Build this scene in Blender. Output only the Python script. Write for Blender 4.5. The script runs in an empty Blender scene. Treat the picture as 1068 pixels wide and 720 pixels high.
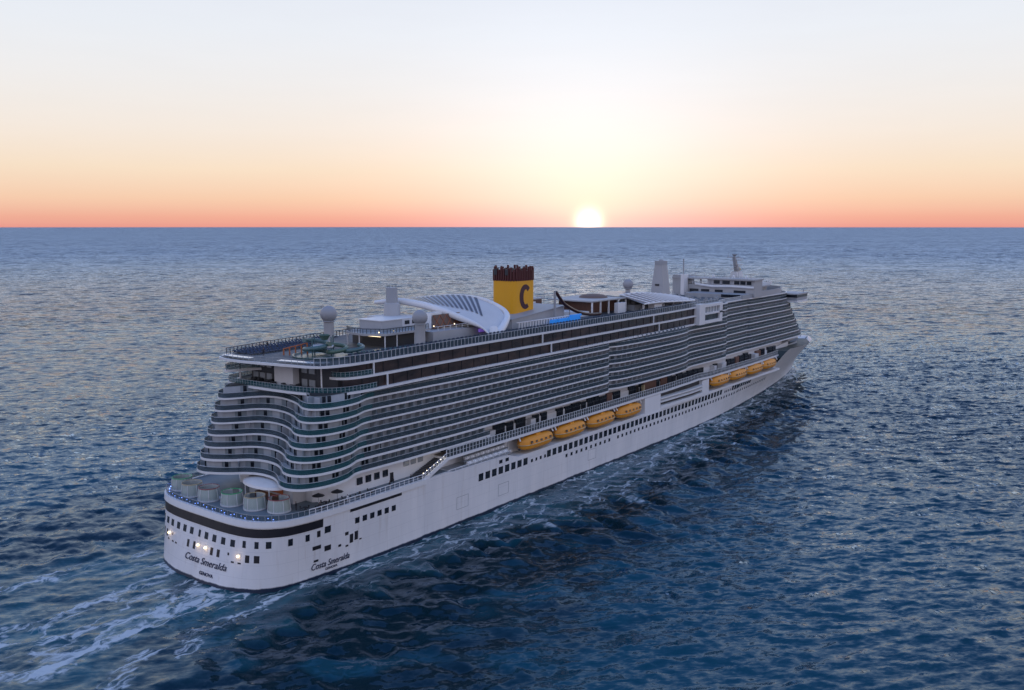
import bpy, math, random
import numpy as np
from mathutils import Vector, Matrix

random.seed(7)
RNG = np.random.default_rng(11)
SC = bpy.context.scene
COL = SC.collection
R = math.radians

# ------------------------------------------------------------------ camera, sky, sun, exposure
YAW, PITCH, FPX = 0.6518, math.atan((360.0 - 236.5) / 925.0), 925.0
cam_d = bpy.data.cameras.new("drone_camera")
cam_d.sensor_fit = 'HORIZONTAL'
cam_d.sensor_width = 36.0
cam_d.lens = FPX / 1068.0 * 36.0
cam_d.clip_start = 1.0
cam_d.clip_end = 300000.0
cam = bpy.data.objects.new("drone_camera", cam_d)
COL.objects.link(cam)
cam.location = (-96.5, -155.53, 70.62)
fwd = Vector((math.cos(YAW) * math.cos(PITCH), math.sin(YAW) * math.cos(PITCH), -math.sin(PITCH)))
cam.rotation_euler = fwd.to_track_quat('-Z', 'Y').to_euler()
SC.camera = cam

SUN_AZ, SUN_EL = R(32.45), R(0.28)
sun_dir = Vector((math.cos(SUN_AZ) * math.cos(SUN_EL), math.sin(SUN_AZ) * math.cos(SUN_EL), math.sin(SUN_EL)))


def srgb(r, g, b):
    f = lambda c: (c / 12.92) if c <= 0.04045 else ((c + 0.055) / 1.055) ** 2.4
    return (f(r / 255.0), f(g / 255.0), f(b / 255.0), 1.0)


W = bpy.data.worlds.new("World")
SC.world = W
W.use_nodes = True
wn, wl = W.node_tree.nodes, W.node_tree.links
wn.clear()


class NT:
    """small helper to wire shader nodes"""
    def __init__(s, nodes, links):
        s.n, s.l = nodes, links

    def new(s, t, **kw):
        n = s.n.new(t)
        for k, v in kw.items():
            setattr(n, k, v)
        return n

    def put(s, sock, v):
        if isinstance(v, bpy.types.NodeSocket):
            s.l.new(v, sock)
        elif v is not None:
            sock.default_value = v

    def math(s, op, a, b=None, c=None, clamp=False):
        n = s.new('ShaderNodeMath', operation=op, use_clamp=clamp)
        s.put(n.inputs[0], a)
        s.put(n.inputs[1], b)
        s.put(n.inputs[2], c)
        return n.outputs[0]

    def vmath(s, op, a, b=None):
        n = s.new('ShaderNodeVectorMath', operation=op)
        s.put(n.inputs[0], a)
        s.put(n.inputs[1], b)
        return n.outputs['Value' if op in ('DOT_PRODUCT', 'LENGTH', 'DISTANCE') else 'Vector']

    def smooth(s, v, a, b, lo=0.0, hi=1.0):
        n = s.new('ShaderNodeMapRange', interpolation_type='SMOOTHSTEP')
        s.put(n.inputs['Value'], v)
        s.put(n.inputs['From Min'], a)
        s.put(n.inputs['From Max'], b)
        s.put(n.inputs['To Min'], lo)
        s.put(n.inputs['To Max'], hi)
        return n.outputs['Result']

    def ramp(s, v, stops, interp='LINEAR'):
        n = s.new('ShaderNodeValToRGB')
        n.color_ramp.interpolation = interp
        e = n.color_ramp.elements
        while len(e) > 1:
            e.remove(e[-1])
        e[0].position, e[0].color = stops[0]
        for p, c in stops[1:]:
            q = e.new(p)
            q.color = c
        s.put(n.inputs[0], v)
        return n.outputs[0]

    def mix(s, f, a, b, mode='MIX', clamp=False):
        n = s.new('ShaderNodeMix', data_type='RGBA', blend_type=mode, clamp_result=clamp)
        s.put(n.inputs[0], f)
        s.put(n.inputs[6], a)
        s.put(n.inputs[7], b)
        return n.outputs[2]

    def noise(s, vec, scale, detail=4.0, rough=0.5, dist=0.0, out='Fac'):
        n = s.new('ShaderNodeTexNoise')
        s.put(n.inputs['Vector'], vec)
        s.put(n.inputs['Scale'], scale)
        s.put(n.inputs['Detail'], detail)
        s.put(n.inputs['Roughness'], rough)
        s.put(n.inputs['Distortion'], dist)
        return n.outputs[out]


t = NT(wn, wl)
tc = t.new('ShaderNodeTexCoord')
dirv = t.vmath('NORMALIZE', tc.outputs['Generated'])
sep = t.new('ShaderNodeSeparateXYZ')
t.put(sep.inputs[0], dirv)
el = t.math('MAXIMUM', sep.outputs['Z'], 0.0)
elr = t.math('POWER', el, 0.5)                       # finer control near the horizon
P = lambda z: math.sqrt(z)
front = t.ramp(elr, [
    (P(0.0), srgb(233, 150, 140)), (P(0.010), srgb(241, 173, 150)), (P(0.030), srgb(246, 204, 174)),
    (P(0.060), srgb(247, 223, 198)), (P(0.10), srgb(245, 232, 221)), (P(0.15), srgb(240, 236, 235)),
    (P(0.20), srgb(235, 237, 243)), (P(0.26), srgb(228, 232, 243)), (P(0.33), srgb(216, 224, 244)), (P(0.45), srgb(196, 213, 246)),
    (P(0.65), srgb(124, 160, 224)), (1.0, srgb(74, 116, 196))])
back = t.ramp(elr, [
    (P(0.0), srgb(196, 184, 204)), (P(0.06), srgb(222, 206, 216)), (P(0.18), srgb(226, 218, 230)),
    (P(0.40), srgb(206, 212, 238)), (P(0.70), srgb(150, 178, 228)), (1.0, srgb(96, 136, 206))])
hz = t.new('ShaderNodeCombineXYZ')
t.put(hz.inputs[0], sep.outputs['X'])
t.put(hz.inputs[1], sep.outputs['Y'])
hzn = t.vmath('NORMALIZE', hz.outputs[0])
caz = t.vmath('DOT_PRODUCT', hzn, (math.cos(SUN_AZ), math.sin(SUN_AZ), 0.0))
side = t.smooth(caz, -0.5, 0.85)
bk = t.vmath('MULTIPLY', back, (1.10, 1.10, 1.10))
fr_ = t.vmath('MULTIPLY', front, (0.91, 0.93, 0.94))
sky = t.mix(side, bk, fr_)
# glow round the low sun: wide pale halo, warm yellow band, blazing core
d = t.vmath('DOT_PRODUCT', dirv, tuple(sun_dir))
ang = t.math('ARCCOSINE', t.math('MINIMUM', d, 0.9999999))
g1 = t.math('EXPONENT', t.math('MULTIPLY', t.math('POWER', t.math('DIVIDE', ang, 0.175), 2.0), -1.0))
g2 = t.math('EXPONENT', t.math('MULTIPLY', t.math('DIVIDE', ang, 0.055), -1.0))
g3 = t.math('EXPONENT', t.math('MULTIPLY', t.math('POWER', t.math('DIVIDE', ang, 0.0115), 2.0), -1.0))


def addc(base, fac, colr):
    v = t.new('ShaderNodeVectorMath', operation='SCALE')
    v.inputs[0].default_value = colr
    t.put(v.inputs[3], fac)
    return t.vmath('ADD', base, v.outputs[0])


sky = addc(sky, g1, (0.10, 0.16, 0.24))
sky = addc(sky, g2, (0.26, 0.22, 0.08))
sky = addc(sky, g3, (1.9, 1.7, 1.2))
# faint thin cirrus unevenness
cl = t.noise(t.vmath('MULTIPLY', dirv, (3.0, 3.0, 22.0)), 2.2, 5.0, 0.55)
clv = t.smooth(cl, 0.3, 0.75, 0.992, 1.006)
vs = t.new('ShaderNodeVectorMath', operation='SCALE')
t.put(vs.inputs[0], sky)
t.put(vs.inputs[3], clv)
bg = t.new('ShaderNodeBackground')
t.put(bg.inputs[0], vs.outputs[0])
bg.inputs[1].default_value = 1.0
nis = t.new('ShaderNodeTexSky')
nis.sky_type = 'NISHITA'
nis.sun_disc = False
nis.sun_elevation = SUN_EL
nis.sun_rotation = math.pi / 2 - SUN_AZ
bg2 = t.new('ShaderNodeBackground')
t.put(bg2.inputs[0], nis.outputs[0])
bg2.inputs[1].default_value = 0.012
ad = t.new('ShaderNodeAddShader')
wl.new(bg.outputs[0], ad.inputs[0])
wl.new(bg2.outputs[0], ad.inputs[1])
wo = t.new('ShaderNodeOutputWorld')
wl.new(ad.outputs[0], wo.inputs[0])

sun_l = bpy.data.lights.new("sun", 'SUN')
sun_l.energy = 0.004
sun_l.angle = R(2.5)
sun_l.color = (1.0, 0.55, 0.34)
sun_o = bpy.data.objects.new("sun", sun_l)
COL.objects.link(sun_o)
sun_o.rotation_euler = (-sun_dir).to_track_quat('-Z', 'Y').to_euler()

SC.view_settings.view_transform = 'Standard'
SC.view_settings.look = 'None'
SC.view_settings.exposure = 0.10
SC.view_settings.gamma = 1.0
SC.view_settings.use_curve_mapping = False
SC.cycles.max_bounces = 6
SC.cycles.diffuse_bounces = 2
SC.cycles.glossy_bounces = 3
SC.cycles.transparent_max_bounces = 12
SC.cycles.caustics_reflective = False
SC.cycles.caustics_refractive = False
SC.cycles.sample_clamp_indirect = 6.0


# ------------------------------------------------------------------ materials
def mat(name):
    m = bpy.data.materials.new(name)
    m.use_nodes = True
    n, l = m.node_tree.nodes, m.node_tree.links
    n.clear()
    k = NT(n, l)
    out = k.new('ShaderNodeOutputMaterial')
    b = k.new('ShaderNodeBsdfPrincipled')
    l.new(b.outputs[0], out.inputs[0])
    return m, k, b, out


def paint(name, c, rough=0.45, var=0.10, scale=0.35, stretch=(1, 1, 0.25), metallic=0.0, spec=0.5, alpha=1.0, emit=None, es=0.0):
    m, k, b, out = mat(name)
    geo = k.new('ShaderNodeNewGeometry')
    n1 = k.noise(k.vmath('MULTIPLY', geo.outputs['Position'], stretch), scale, 6.0, 0.62)
    n2 = k.noise(geo.outputs['Position'], scale * 9.0, 3.0, 0.6)
    f = k.math('ADD', k.math('MULTIPLY', k.math('SUBTRACT', n1, 0.5), var * 2.2), k.math('MULTIPLY', k.math('SUBTRACT', n2, 0.5), var))
    f = k.math('ADD', f, 1.0)
    v = k.new('ShaderNodeVectorMath', operation='SCALE')
    v.inputs[0].default_value = c
    k.put(v.inputs[3], f)
    k.put(b.inputs['Base Color'], v.outputs[0])
    k.put(b.inputs['Roughness'], k.smooth(n1, 0.25, 0.8, rough * 0.8, min(1.0, rough * 1.25)))
    b.inputs['Metallic'].default_value = metallic
    b.inputs['Specular IOR Level'].default_value = spec
    b.inputs['Alpha'].default_value = alpha
    if emit:
        b.inputs['Emission Color'].default_value = (*emit, 1.0)
        b.inputs['Emission Strength'].default_value = es
    return m


M = {}


def hull_paint():
    m, k, b, out = mat('hull_white_paint')
    geo = k.new('ShaderNodeNewGeometry')
    pos = geo.outputs['Position']
    n1 = k.noise(k.vmath('MULTIPLY', pos, (1, 1, 0.18)), 0.22, 7.0, 0.65)
    run = k.noise(k.vmath('MULTIPLY', pos, (1, 1, 0.05)), 1.1, 4.0, 0.6)
    sp = k.new('ShaderNodeSeparateXYZ')
    k.put(sp.inputs[0], pos)
    # plating seams, welded plates about 2.6 m by 12 m
    fx = k.math('ABSOLUTE', k.math('SUBTRACT', k.math('FRACT', k.math('DIVIDE', sp.outputs['X'], 11.7)), 0.5))
    fz = k.math('ABSOLUTE', k.math('SUBTRACT', k.math('FRACT', k.math('DIVIDE', sp.outputs['Z'], 2.62)), 0.5))
    seam = k.math('MAXIMUM', k.smooth(fx, 0.493, 0.499), k.smooth(fz, 0.475, 0.495))
    c = k.mix(k.smooth(n1, 0.3, 0.75), (0.70, 0.71, 0.735, 1), (0.80, 0.80, 0.815, 1))
    c = k.mix(k.math('MULTIPLY', seam, 0.28), c, (0.4, 0.41, 0.44, 1))
    c = k.mix(k.math('MULTIPLY', k.smooth(run, 0.54, 0.78), 0.32), c, (0.44, 0.40, 0.36, 1))
    # boot topping at the waterline with a ragged weed line
    z = k.math('ADD', sp.outputs['Z'], k.math('MULTIPLY', k.math('SUBTRACT', n1, 0.5), 0.8))
    c = k.mix(k.smooth(z, 0.75, 0.45), c, (0.012, 0.022, 0.05, 1))
    k.put(b.inputs['Base Color'], c)
    k.put(b.inputs['Roughness'], k.smooth(n1, 0.3, 0.7, 0.28, 0.45))
    bm = k.new('ShaderNodeBump')
    bm.inputs['Strength'].default_value = 0.35
    bm.inputs['Distance'].default_value = 0.08
    k.put(bm.inputs['Height'], k.noise(k.vmath('MULTIPLY', pos, (0.4, 0.4, 1.0)), 0.55, 3.0, 0.5))
    k.put(b.inputs['Normal'], bm.outputs[0])
    return m


M['hull'] = hull_paint()
M['white'] = paint('superstructure_white', (0.76, 0.77, 0.79), 0.4, 0.08)
M['fascia'] = paint('deck_edge_white', (0.75, 0.76, 0.78), 0.4, 0.07, 0.6)
M['offwhite'] = paint('weathered_white', (0.60, 0.61, 0.63), 0.55, 0.12)
M['grey'] = paint('grey_paint', (0.34, 0.36, 0.39), 0.5, 0.15)
M['midgrey'] = paint('radome_grey', (0.33, 0.34, 0.37), 0.55, 0.08)
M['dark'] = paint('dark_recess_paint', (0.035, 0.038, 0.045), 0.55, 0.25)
M['darkrail'] = paint('dark_rail_metal', (0.06, 0.065, 0.075), 0.4, 0.2)
M['black'] = paint('black_opening', (0.008, 0.008, 0.012), 0.5, 0.2)
M['window'] = paint('window_glass', (0.012, 0.016, 0.024), 0.08, 0.4, 1.5, spec=0.55)
M['foredeck'] = paint('foredeck_paint', (0.06, 0.08, 0.08), 0.6, 0.2, 0.5)
M['deck'] = paint('teak_deck', (0.20, 0.17, 0.15), 0.7, 0.25, 1.2)
M['bluedeck'] = paint('blue_grey_deck', (0.16, 0.20, 0.235), 0.6, 0.22, 0.5)
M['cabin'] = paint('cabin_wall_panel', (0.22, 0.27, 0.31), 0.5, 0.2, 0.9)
M['curtain'] = paint('cabin_curtain_window', (0.30, 0.33, 0.36), 0.15, 0.3, 0.8)
M['teal'] = paint('teal_balustrade_glass', (0.012, 0.085, 0.10), 0.08, 0.3, 0.4, spec=0.6, alpha=0.72)
M['slate'] = paint('slate_balustrade_glass', (0.04, 0.066, 0.085), 0.08, 0.3, 0.4, spec=0.65, alpha=0.62)
M['railglass'] = paint('rail_glass', (0.05, 0.10, 0.13), 0.06, 0.3, 0.4, spec=0.6, alpha=0.35)
M['yellow'] = paint('funnel_yellow', (0.80, 0.38, 0.012), 0.4, 0.06, 0.3)
M['maroon'] = paint('funnel_maroon', (0.075, 0.012, 0.014), 0.45, 0.3, 0.8, stretch=(2, 2, 0.1))
M['emblem'] = paint('emblem_maroon', (0.05, 0.010, 0.022), 0.4, 0.1)
M['lettering'] = paint('lettering_navy', (0.022, 0.03, 0.07), 0.5, 0.1)
M['orange'] = paint('lifeboat_orange', (0.80, 0.34, 0.03), 0.42, 0.14, 0.8)
M['orangedark'] = paint('lifeboat_amber_canopy', (0.76, 0.30, 0.024), 0.45, 0.15, 0.8)
M['canopy'] = paint('canopy_membrane', (0.20, 0.20, 0.23), 0.3, 0.12)
M['slot'] = paint('canopy_slot_glass', (0.10, 0.095, 0.12), 0.15, 0.2)
M['wood'] = paint('warm_wood', (0.15, 0.075, 0.055), 0.5, 0.3, 1.0)
M['topgrey'] = paint('shaded_white_paint', (0.40, 0.41, 0.43), 0.55, 0.12)  # white paint greyed for the weak light on the backlit upper works
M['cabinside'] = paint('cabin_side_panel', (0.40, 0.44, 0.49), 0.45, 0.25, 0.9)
M['aqua'] = paint('aqua_slide', (0.07, 0.14, 0.15), 0.3, 0.2, 0.8)
M['aquagreen'] = paint('green_slide', (0.08, 0.14, 0.11), 0.35, 0.2, 0.8)
M['coral'] = paint('coral_structure', (0.42, 0.13, 0.05), 0.5, 0.2, 0.8)
M['redplastic'] = paint('dark_red_slide', (0.035, 0.010, 0.013), 0.35, 0.2, 0.8)
M['poolblue'] = paint('blue_screen_panel', (0.02, 0.16, 0.55), 0.3, 0.2, 0.6, emit=(0.03, 0.28, 0.9), es=0.35)
M['warmlamp'] = paint('warm_lamp', (0.9, 0.8, 0.6), 0.4, 0.0, emit=(1.0, 0.78, 0.48), es=2.6)
M['stairlamp'] = paint('stair_lamp', (0.9, 0.8, 0.6), 0.4, 0.0, emit=(1.0, 0.86, 0.62), es=7.0)
M['blueled'] = paint('blue_led', (0.2, 0.3, 0.9), 0.4, 0.0, emit=(0.16, 0.30, 1.0), es=5.0)
M['violetlamp'] = paint('violet_lamp_panel', (0.3, 0.2, 0.8), 0.4, 0.0, emit=(0.32, 0.16, 0.9), es=0.22)
M['greenband'] = paint('pod_green_band', (0.05, 0.42, 0.18), 0.5, 0.1)
M['redband'] = paint('pod_red_band', (0.32, 0.10, 0.11), 0.5, 0.1)
M['sandband'] = paint('pod_sand_band', (0.50, 0.42, 0.26), 0.5, 0.1)
M['wicker'] = paint('pod_slats', (0.34, 0.40, 0.38), 0.7, 0.25, 1.4)
M['cushion'] = paint('cushion_dark', (0.05, 0.055, 0.065), 0.9, 0.2)
M['navy'] = paint('navy_fabric', (0.03, 0.045, 0.085), 0.9, 0.2)
M['skylight'] = paint('white_glazed_panel', (0.86, 0.88, 0.90), 0.06, 0.02, spec=0.9)  # white base lends the glass the brightness of reflected sky
M['aftdeck'] = paint('dark_deck_covering', (0.085, 0.095, 0.11), 0.6, 0.25, 0.6)
M['screenmesh'] = paint('court_screen', (0.17, 0.12, 0.10), 0.7, 0.25, 1.2)
M['skin'] = paint('skin', (0.42, 0.24, 0.17), 0.6, 0.1)
M['clothdark'] = paint('dark_clothes', (0.03, 0.03, 0.04), 0.9, 0.2)


def gallery_glass():
    m, k, b, out = mat('brown_gallery_glass')
    geo = k.new('ShaderNodeNewGeometry')
    pos = geo.outputs['Position']
    n = k.noise(k.vmath('MULTIPLY', pos, (0.35, 1, 0.8)), 0.6, 4.0, 0.6)
    c = k.ramp(n, [(0.3, (0.018, 0.013, 0.014, 1)), (0.5, (0.040, 0.026, 0.024, 1)), (0.68, (0.070, 0.042, 0.034, 1)), (0.8, (0.12, 0.085, 0.05, 1))])
    k.put(b.inputs['Base Color'], c)
    b.inputs['Roughness'].default_value = 0.10
    b.inputs['Specular IOR Level'].default_value = 0.4
    return m


M['gallery'] = gallery_glass()


# ------------------------------------------------------------------ mesh builder
class MB:
    def __init__(s):
        s.v, s.f = [], []

    def add(s, vs, fs):
        o = len(s.v)
        s.v += [tuple(p) for p in vs]
        s.f += [tuple(i + o for i in f) for f in fs]
        return s

    def box(s, x0, y0, z0, x1, y1, z1):
        return s.add([(x0, y0, z0), (x1, y0, z0), (x1, y1, z0), (x0, y1, z0), (x0, y0, z1), (x1, y0, z1), (x1, y1, z1), (x0, y1, z1)],
                     [(0, 3, 2, 1), (4, 5, 6, 7), (0, 1, 5, 4), (1, 2, 6, 5), (2, 3, 7, 6), (3, 0, 4, 7)])

    def obox(s, c, ax, ay, az):
        """oriented box: centre and three half-extent vectors"""
        c, ax, ay, az = map(Vector, (c, ax, ay, az))
        vs = [c + sx * ax + sy * ay + sz * az for sz in (-1, 1) for sx, sy in ((-1, -1), (1, -1), (1, 1), (-1, 1))]
        return s.add(vs, [(0, 3, 2, 1), (4, 5, 6, 7), (0, 1, 5, 4), (1, 2, 6, 5), (2, 3, 7, 6), (3, 0, 4, 7)])

    def prism(s, poly, z0, z1):
        n = len(poly)
        vs = [(x, y, z0) for x, y in poly] + [(x, y, z1) for x, y in poly]
        fs = [tuple(range(n))[::-1], tuple(range(n, 2 * n))]
        fs += [(i, (i + 1) % n, n + (i + 1) % n, n + i) for i in range(n)]
        return s.add(vs, fs)

    def ribbon(s, pts, z0, z1, th=0.0):
        """vertical strip along an open xy polyline, thickened to its left side"""
        n = len(pts)
        if th == 0:
            vs = [(x, y, z0) for x, y in pts] + [(x, y, z1) for x, y in pts]
            return s.add(vs, [(i, i + 1, n + i + 1, n + i) for i in range(n - 1)])
        q = offset(pts, th)
        vs = [(x, y, z0) for x, y in pts] + [(x, y, z1) for x, y in pts] + [(x, y, z0) for x, y in q] + [(x, y, z1) for x, y in q]
        fs = []
        for i in range(n - 1):
            fs += [(i, i + 1, n + i + 1, n + i), (2 * n + i + 1, 2 * n + i, 3 * n + i, 3 * n + i + 1),
                   (n + i, n + i + 1, 3 * n + i + 1, 3 * n + i), (i + 1, i, 2 * n + i, 2 * n + i + 1)]
        fs += [(0, n, 3 * n, 2 * n), (n - 1, 3 * n - 1, 4 * n - 1, 2 * n - 1)]
        return s.add(vs, fs)

    def tube(s, pts, r, n=6, caps=True):
        pts = [Vector(p) for p in pts]
        rs = r if isinstance(r, (list, tuple)) else [r] * len(pts)
        vs, fs = [], []
        up = Vector((0, 0, 1))
        for i, p in enumerate(pts):
            dd = (pts[min(i + 1, len(pts) - 1)] - pts[max(i - 1, 0)]).normalized()
            a = dd.cross(up)
            if a.length < 1e-3:
                a = dd.cross(Vector((1, 0, 0)))
            a.normalize()
            b = a.cross(dd)
            for j in range(n):
                th = 2 * math.pi * j / n
                vs.append(p + (a * math.cos(th) + b * math.sin(th)) * rs[i])
        for i in range(len(pts) - 1):
            for j in range(n):
                fs.append((i * n + j, i * n + (j + 1) % n, (i + 1) * n + (j + 1) % n, (i + 1) * n + j))
        if caps:
            fs += [tuple(range(n)), tuple(range((len(pts) - 1) * n, len(pts) * n))[::-1]]
        return s.add(vs, fs)

    def lathe(s, c, prof, n=24):
        cx, cy, cz = c
        vs, fs = [], []
        for r, z in prof:
            for j in range(n):
                th = 2 * math.pi * j / n
                vs.append((cx + r * math.cos(th), cy + r * math.sin(th), cz + z))
        for i in range(len(prof) - 1):
            for j in range(n):
                fs.append((i * n + j, i * n + (j + 1) % n, (i + 1) * n + (j + 1) % n, (i + 1) * n + j))
        fs += [tuple(range(n))[::-1], tuple(range((len(prof) - 1) * n, len(prof) * n))]
        return s.add(vs, fs)

    def build(s, name, m, parent=None, smooth=False, kind=None):
        me = bpy.data.meshes.new(name)
        me.from_pydata(s.v, [], s.f)
        me.materials.append(m)
        if smooth:
            me.polygons.foreach_set('use_smooth', [True] * len(me.polygons))
            try:
                me.set_sharp_from_angle(angle=R(40))
            except Exception:
                pass
        me.update()
        o = bpy.data.objects.new(name, me)
        COL.objects.link(o)
        if parent:
            o.parent = parent
        if kind:
            o['kind'] = kind
        return o


def build_each(mb, name, m, parent, smooth=False):
    """one object per connected piece of the builder"""
    up = list(range(len(mb.v)))

    def find(a):
        while up[a] != a:
            up[a] = up[up[a]]
            a = up[a]
        return a
    for f in mb.f:
        for i in f[1:]:
            up[find(i)] = find(f[0])
    parts = {}
    for f in mb.f:
        parts.setdefault(find(f[0]), []).append(f)
    for fs in parts.values():
        ids = sorted({i for f in fs for i in f})
        mp = {i: j for j, i in enumerate(ids)}
        p = MB()
        p.add([mb.v[i] for i in ids], [tuple(mp[i] for i in f) for f in fs])
        p.build(name, m, parent, smooth)


def offset(pts, dist):
    """offset an open polyline to its left"""
    out = []
    n = len(pts)
    for i in range(n):
        a, b = pts[max(i - 1, 0)], pts[min(i + 1, n - 1)]
        dx, dy = b[0] - a[0], b[1] - a[1]
        L = math.hypot(dx, dy) or 1
        out.append((pts[i][0] - dy / L * dist, pts[i][1] + dx / L * dist))
    return out


def spline(pts, n):
    """Catmull-Rom through points, resampled evenly to n points (any dimension)"""
    p = np.array(pts, float)
    q = np.vstack([2 * p[0] - p[1], p, 2 * p[-1] - p[-2]])
    out = []
    for i in range(1, len(q) - 2):
        for u in np.linspace(0, 1, 14, endpoint=False):
            a, b, c, d_ = q[i - 1], q[i], q[i + 1], q[i + 2]
            out.append(0.5 * ((2 * b) + (c - a) * u + (2 * a - 5 * b + 4 * c - d_) * u * u + (3 * b - a - 3 * c + d_) * u ** 3))
    out.append(p[-1])
    out = np.array(out)
    L = np.r_[0, np.cumsum(np.linalg.norm(np.diff(out, axis=0), axis=1))]
    s_ = np.linspace(0, L[-1], n)
    return [tuple(float(np.interp(v, L, out[:, k])) for k in range(p.shape[1])) for v in s_]


def along(pts, step, start=0.0):
    """points and unit tangents every `step` metres along an xy polyline"""
    p = np.array(pts, float)
    L = np.r_[0, np.cumsum(np.linalg.norm(np.diff(p, axis=0), axis=1))]
    res = []
    v = start
    while v < L[-1]:
        i = min(int(np.searchsorted(L, v, side='right')) - 1, len(p) - 2)
        f = (v - L[i]) / max(L[i + 1] - L[i], 1e-9)
        a = p[i] + (p[i + 1] - p[i]) * f
        tt = (p[i + 1] - p[i]) / max(L[i + 1] - L[i], 1e-9)
        res.append(((float(a[0]), float(a[1])), (float(tt[0]), float(tt[1]))))
        v += step
    return res


def empty(name, loc, label=None, cat=None, group=None, rz=0.0):
    o = bpy.data.objects.new(name, None)
    COL.objects.link(o)
    o.location = loc
    o.rotation_euler = (0, 0, rz)
    o.empty_display_size = 0.5
    if label:
        o['label'] = label
    if cat:
        o['category'] = cat
    if group:
        o['group'] = group
    return o


def tag(o, label=None, cat=None, group=None, kind=None):
    for k_, v_ in (('label', label), ('category', cat), ('group', group), ('kind', kind)):
        if v_:
            o[k_] = v_
    return o


def copy_tree(o, parent=None):
    c = o.copy()
    COL.objects.link(c)
    c.parent = parent
    for ch in list(o.children):
        copy_tree(ch, c)
    return c


# ------------------------------------------------------------------ the sea: one sheet to the horizon
def graded(a, b, step, far, growth):
    core = list(np.arange(a, b + step * 0.5, step))
    up, dn = [core[-1]], [core[0]]
    st = step
    while up[-1] < far:
        st = st * growth if st < 40 else st * 1.35
        up.append(up[-1] + st)
    st = step
    while dn[-1] > -far:
        st = st * growth if st < 40 else st * 1.35
        dn.append(dn[-1] - st)
    return np.array(dn[:0:-1] + core + up[1:])


def wave_tile(N, L, wdir, lo, hi, peak, rms, seed, spread=3.0):
    """random sea-surface tile from a directional spectrum (periodic, N x N, L metres)"""
    g = np.random.default_rng(seed)
    k1 = 2 * np.pi * np.fft.fftfreq(N, L / N)
    kx, ky = np.meshgrid(k1, k1, indexing='ij')
    k = np.hypot(kx, ky)
    k[0, 0] = 1e-9
    lam = 2 * np.pi / k
    kp = 2 * np.pi / peak
    S = np.exp(-1.25 * (kp / k) ** 2) / k ** 3.7
    cosd = (kx * math.cos(wdir) + ky * math.sin(wdir)) / k
    S *= 0.12 + np.abs(cosd) ** spread
    S *= 1 / (1 + np.exp(-(lam - lo) / (lo * 0.12))) * 1 / (1 + np.exp((lam - hi) / (hi * 0.15)))
    S[0, 0] = 0
    h = np.fft.ifft2(np.sqrt(S) * (g.normal(size=(N, N)) + 1j * g.normal(size=(N, N)))).real
    h /= h.std()
    h = h + 0.22 * (h * h - 1)          # sharper crests, flatter troughs
    return h * rms / h.std()


def sample(tile, L, x, y):
    N = tile.shape[0]
    fx, fy = (x / L * N) % N, (y / L * N) % N
    i, j = np.floor(fx).astype(int), np.floor(fy).astype(int)
    a, b = fx - i, fy - j
    i1, j1 = (i + 1) % N, (j + 1) % N
    i, j = i % N, j % N
    a = a * a * (3 - 2 * a) * 0.5 + a * 0.5
    b = b * b * (3 - 2 * b) * 0.5 + b * 0.5
    return (tile[i, j] * (1 - a) * (1 - b) + tile[i1, j] * a * (1 - b) + tile[i, j1] * (1 - a) * b + tile[i1, j1] * a * b)


def sstep(v, a, b):
    u = np.clip((v - a) / (b - a), 0, 1)
    return u * u * (3 - 2 * u)


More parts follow.
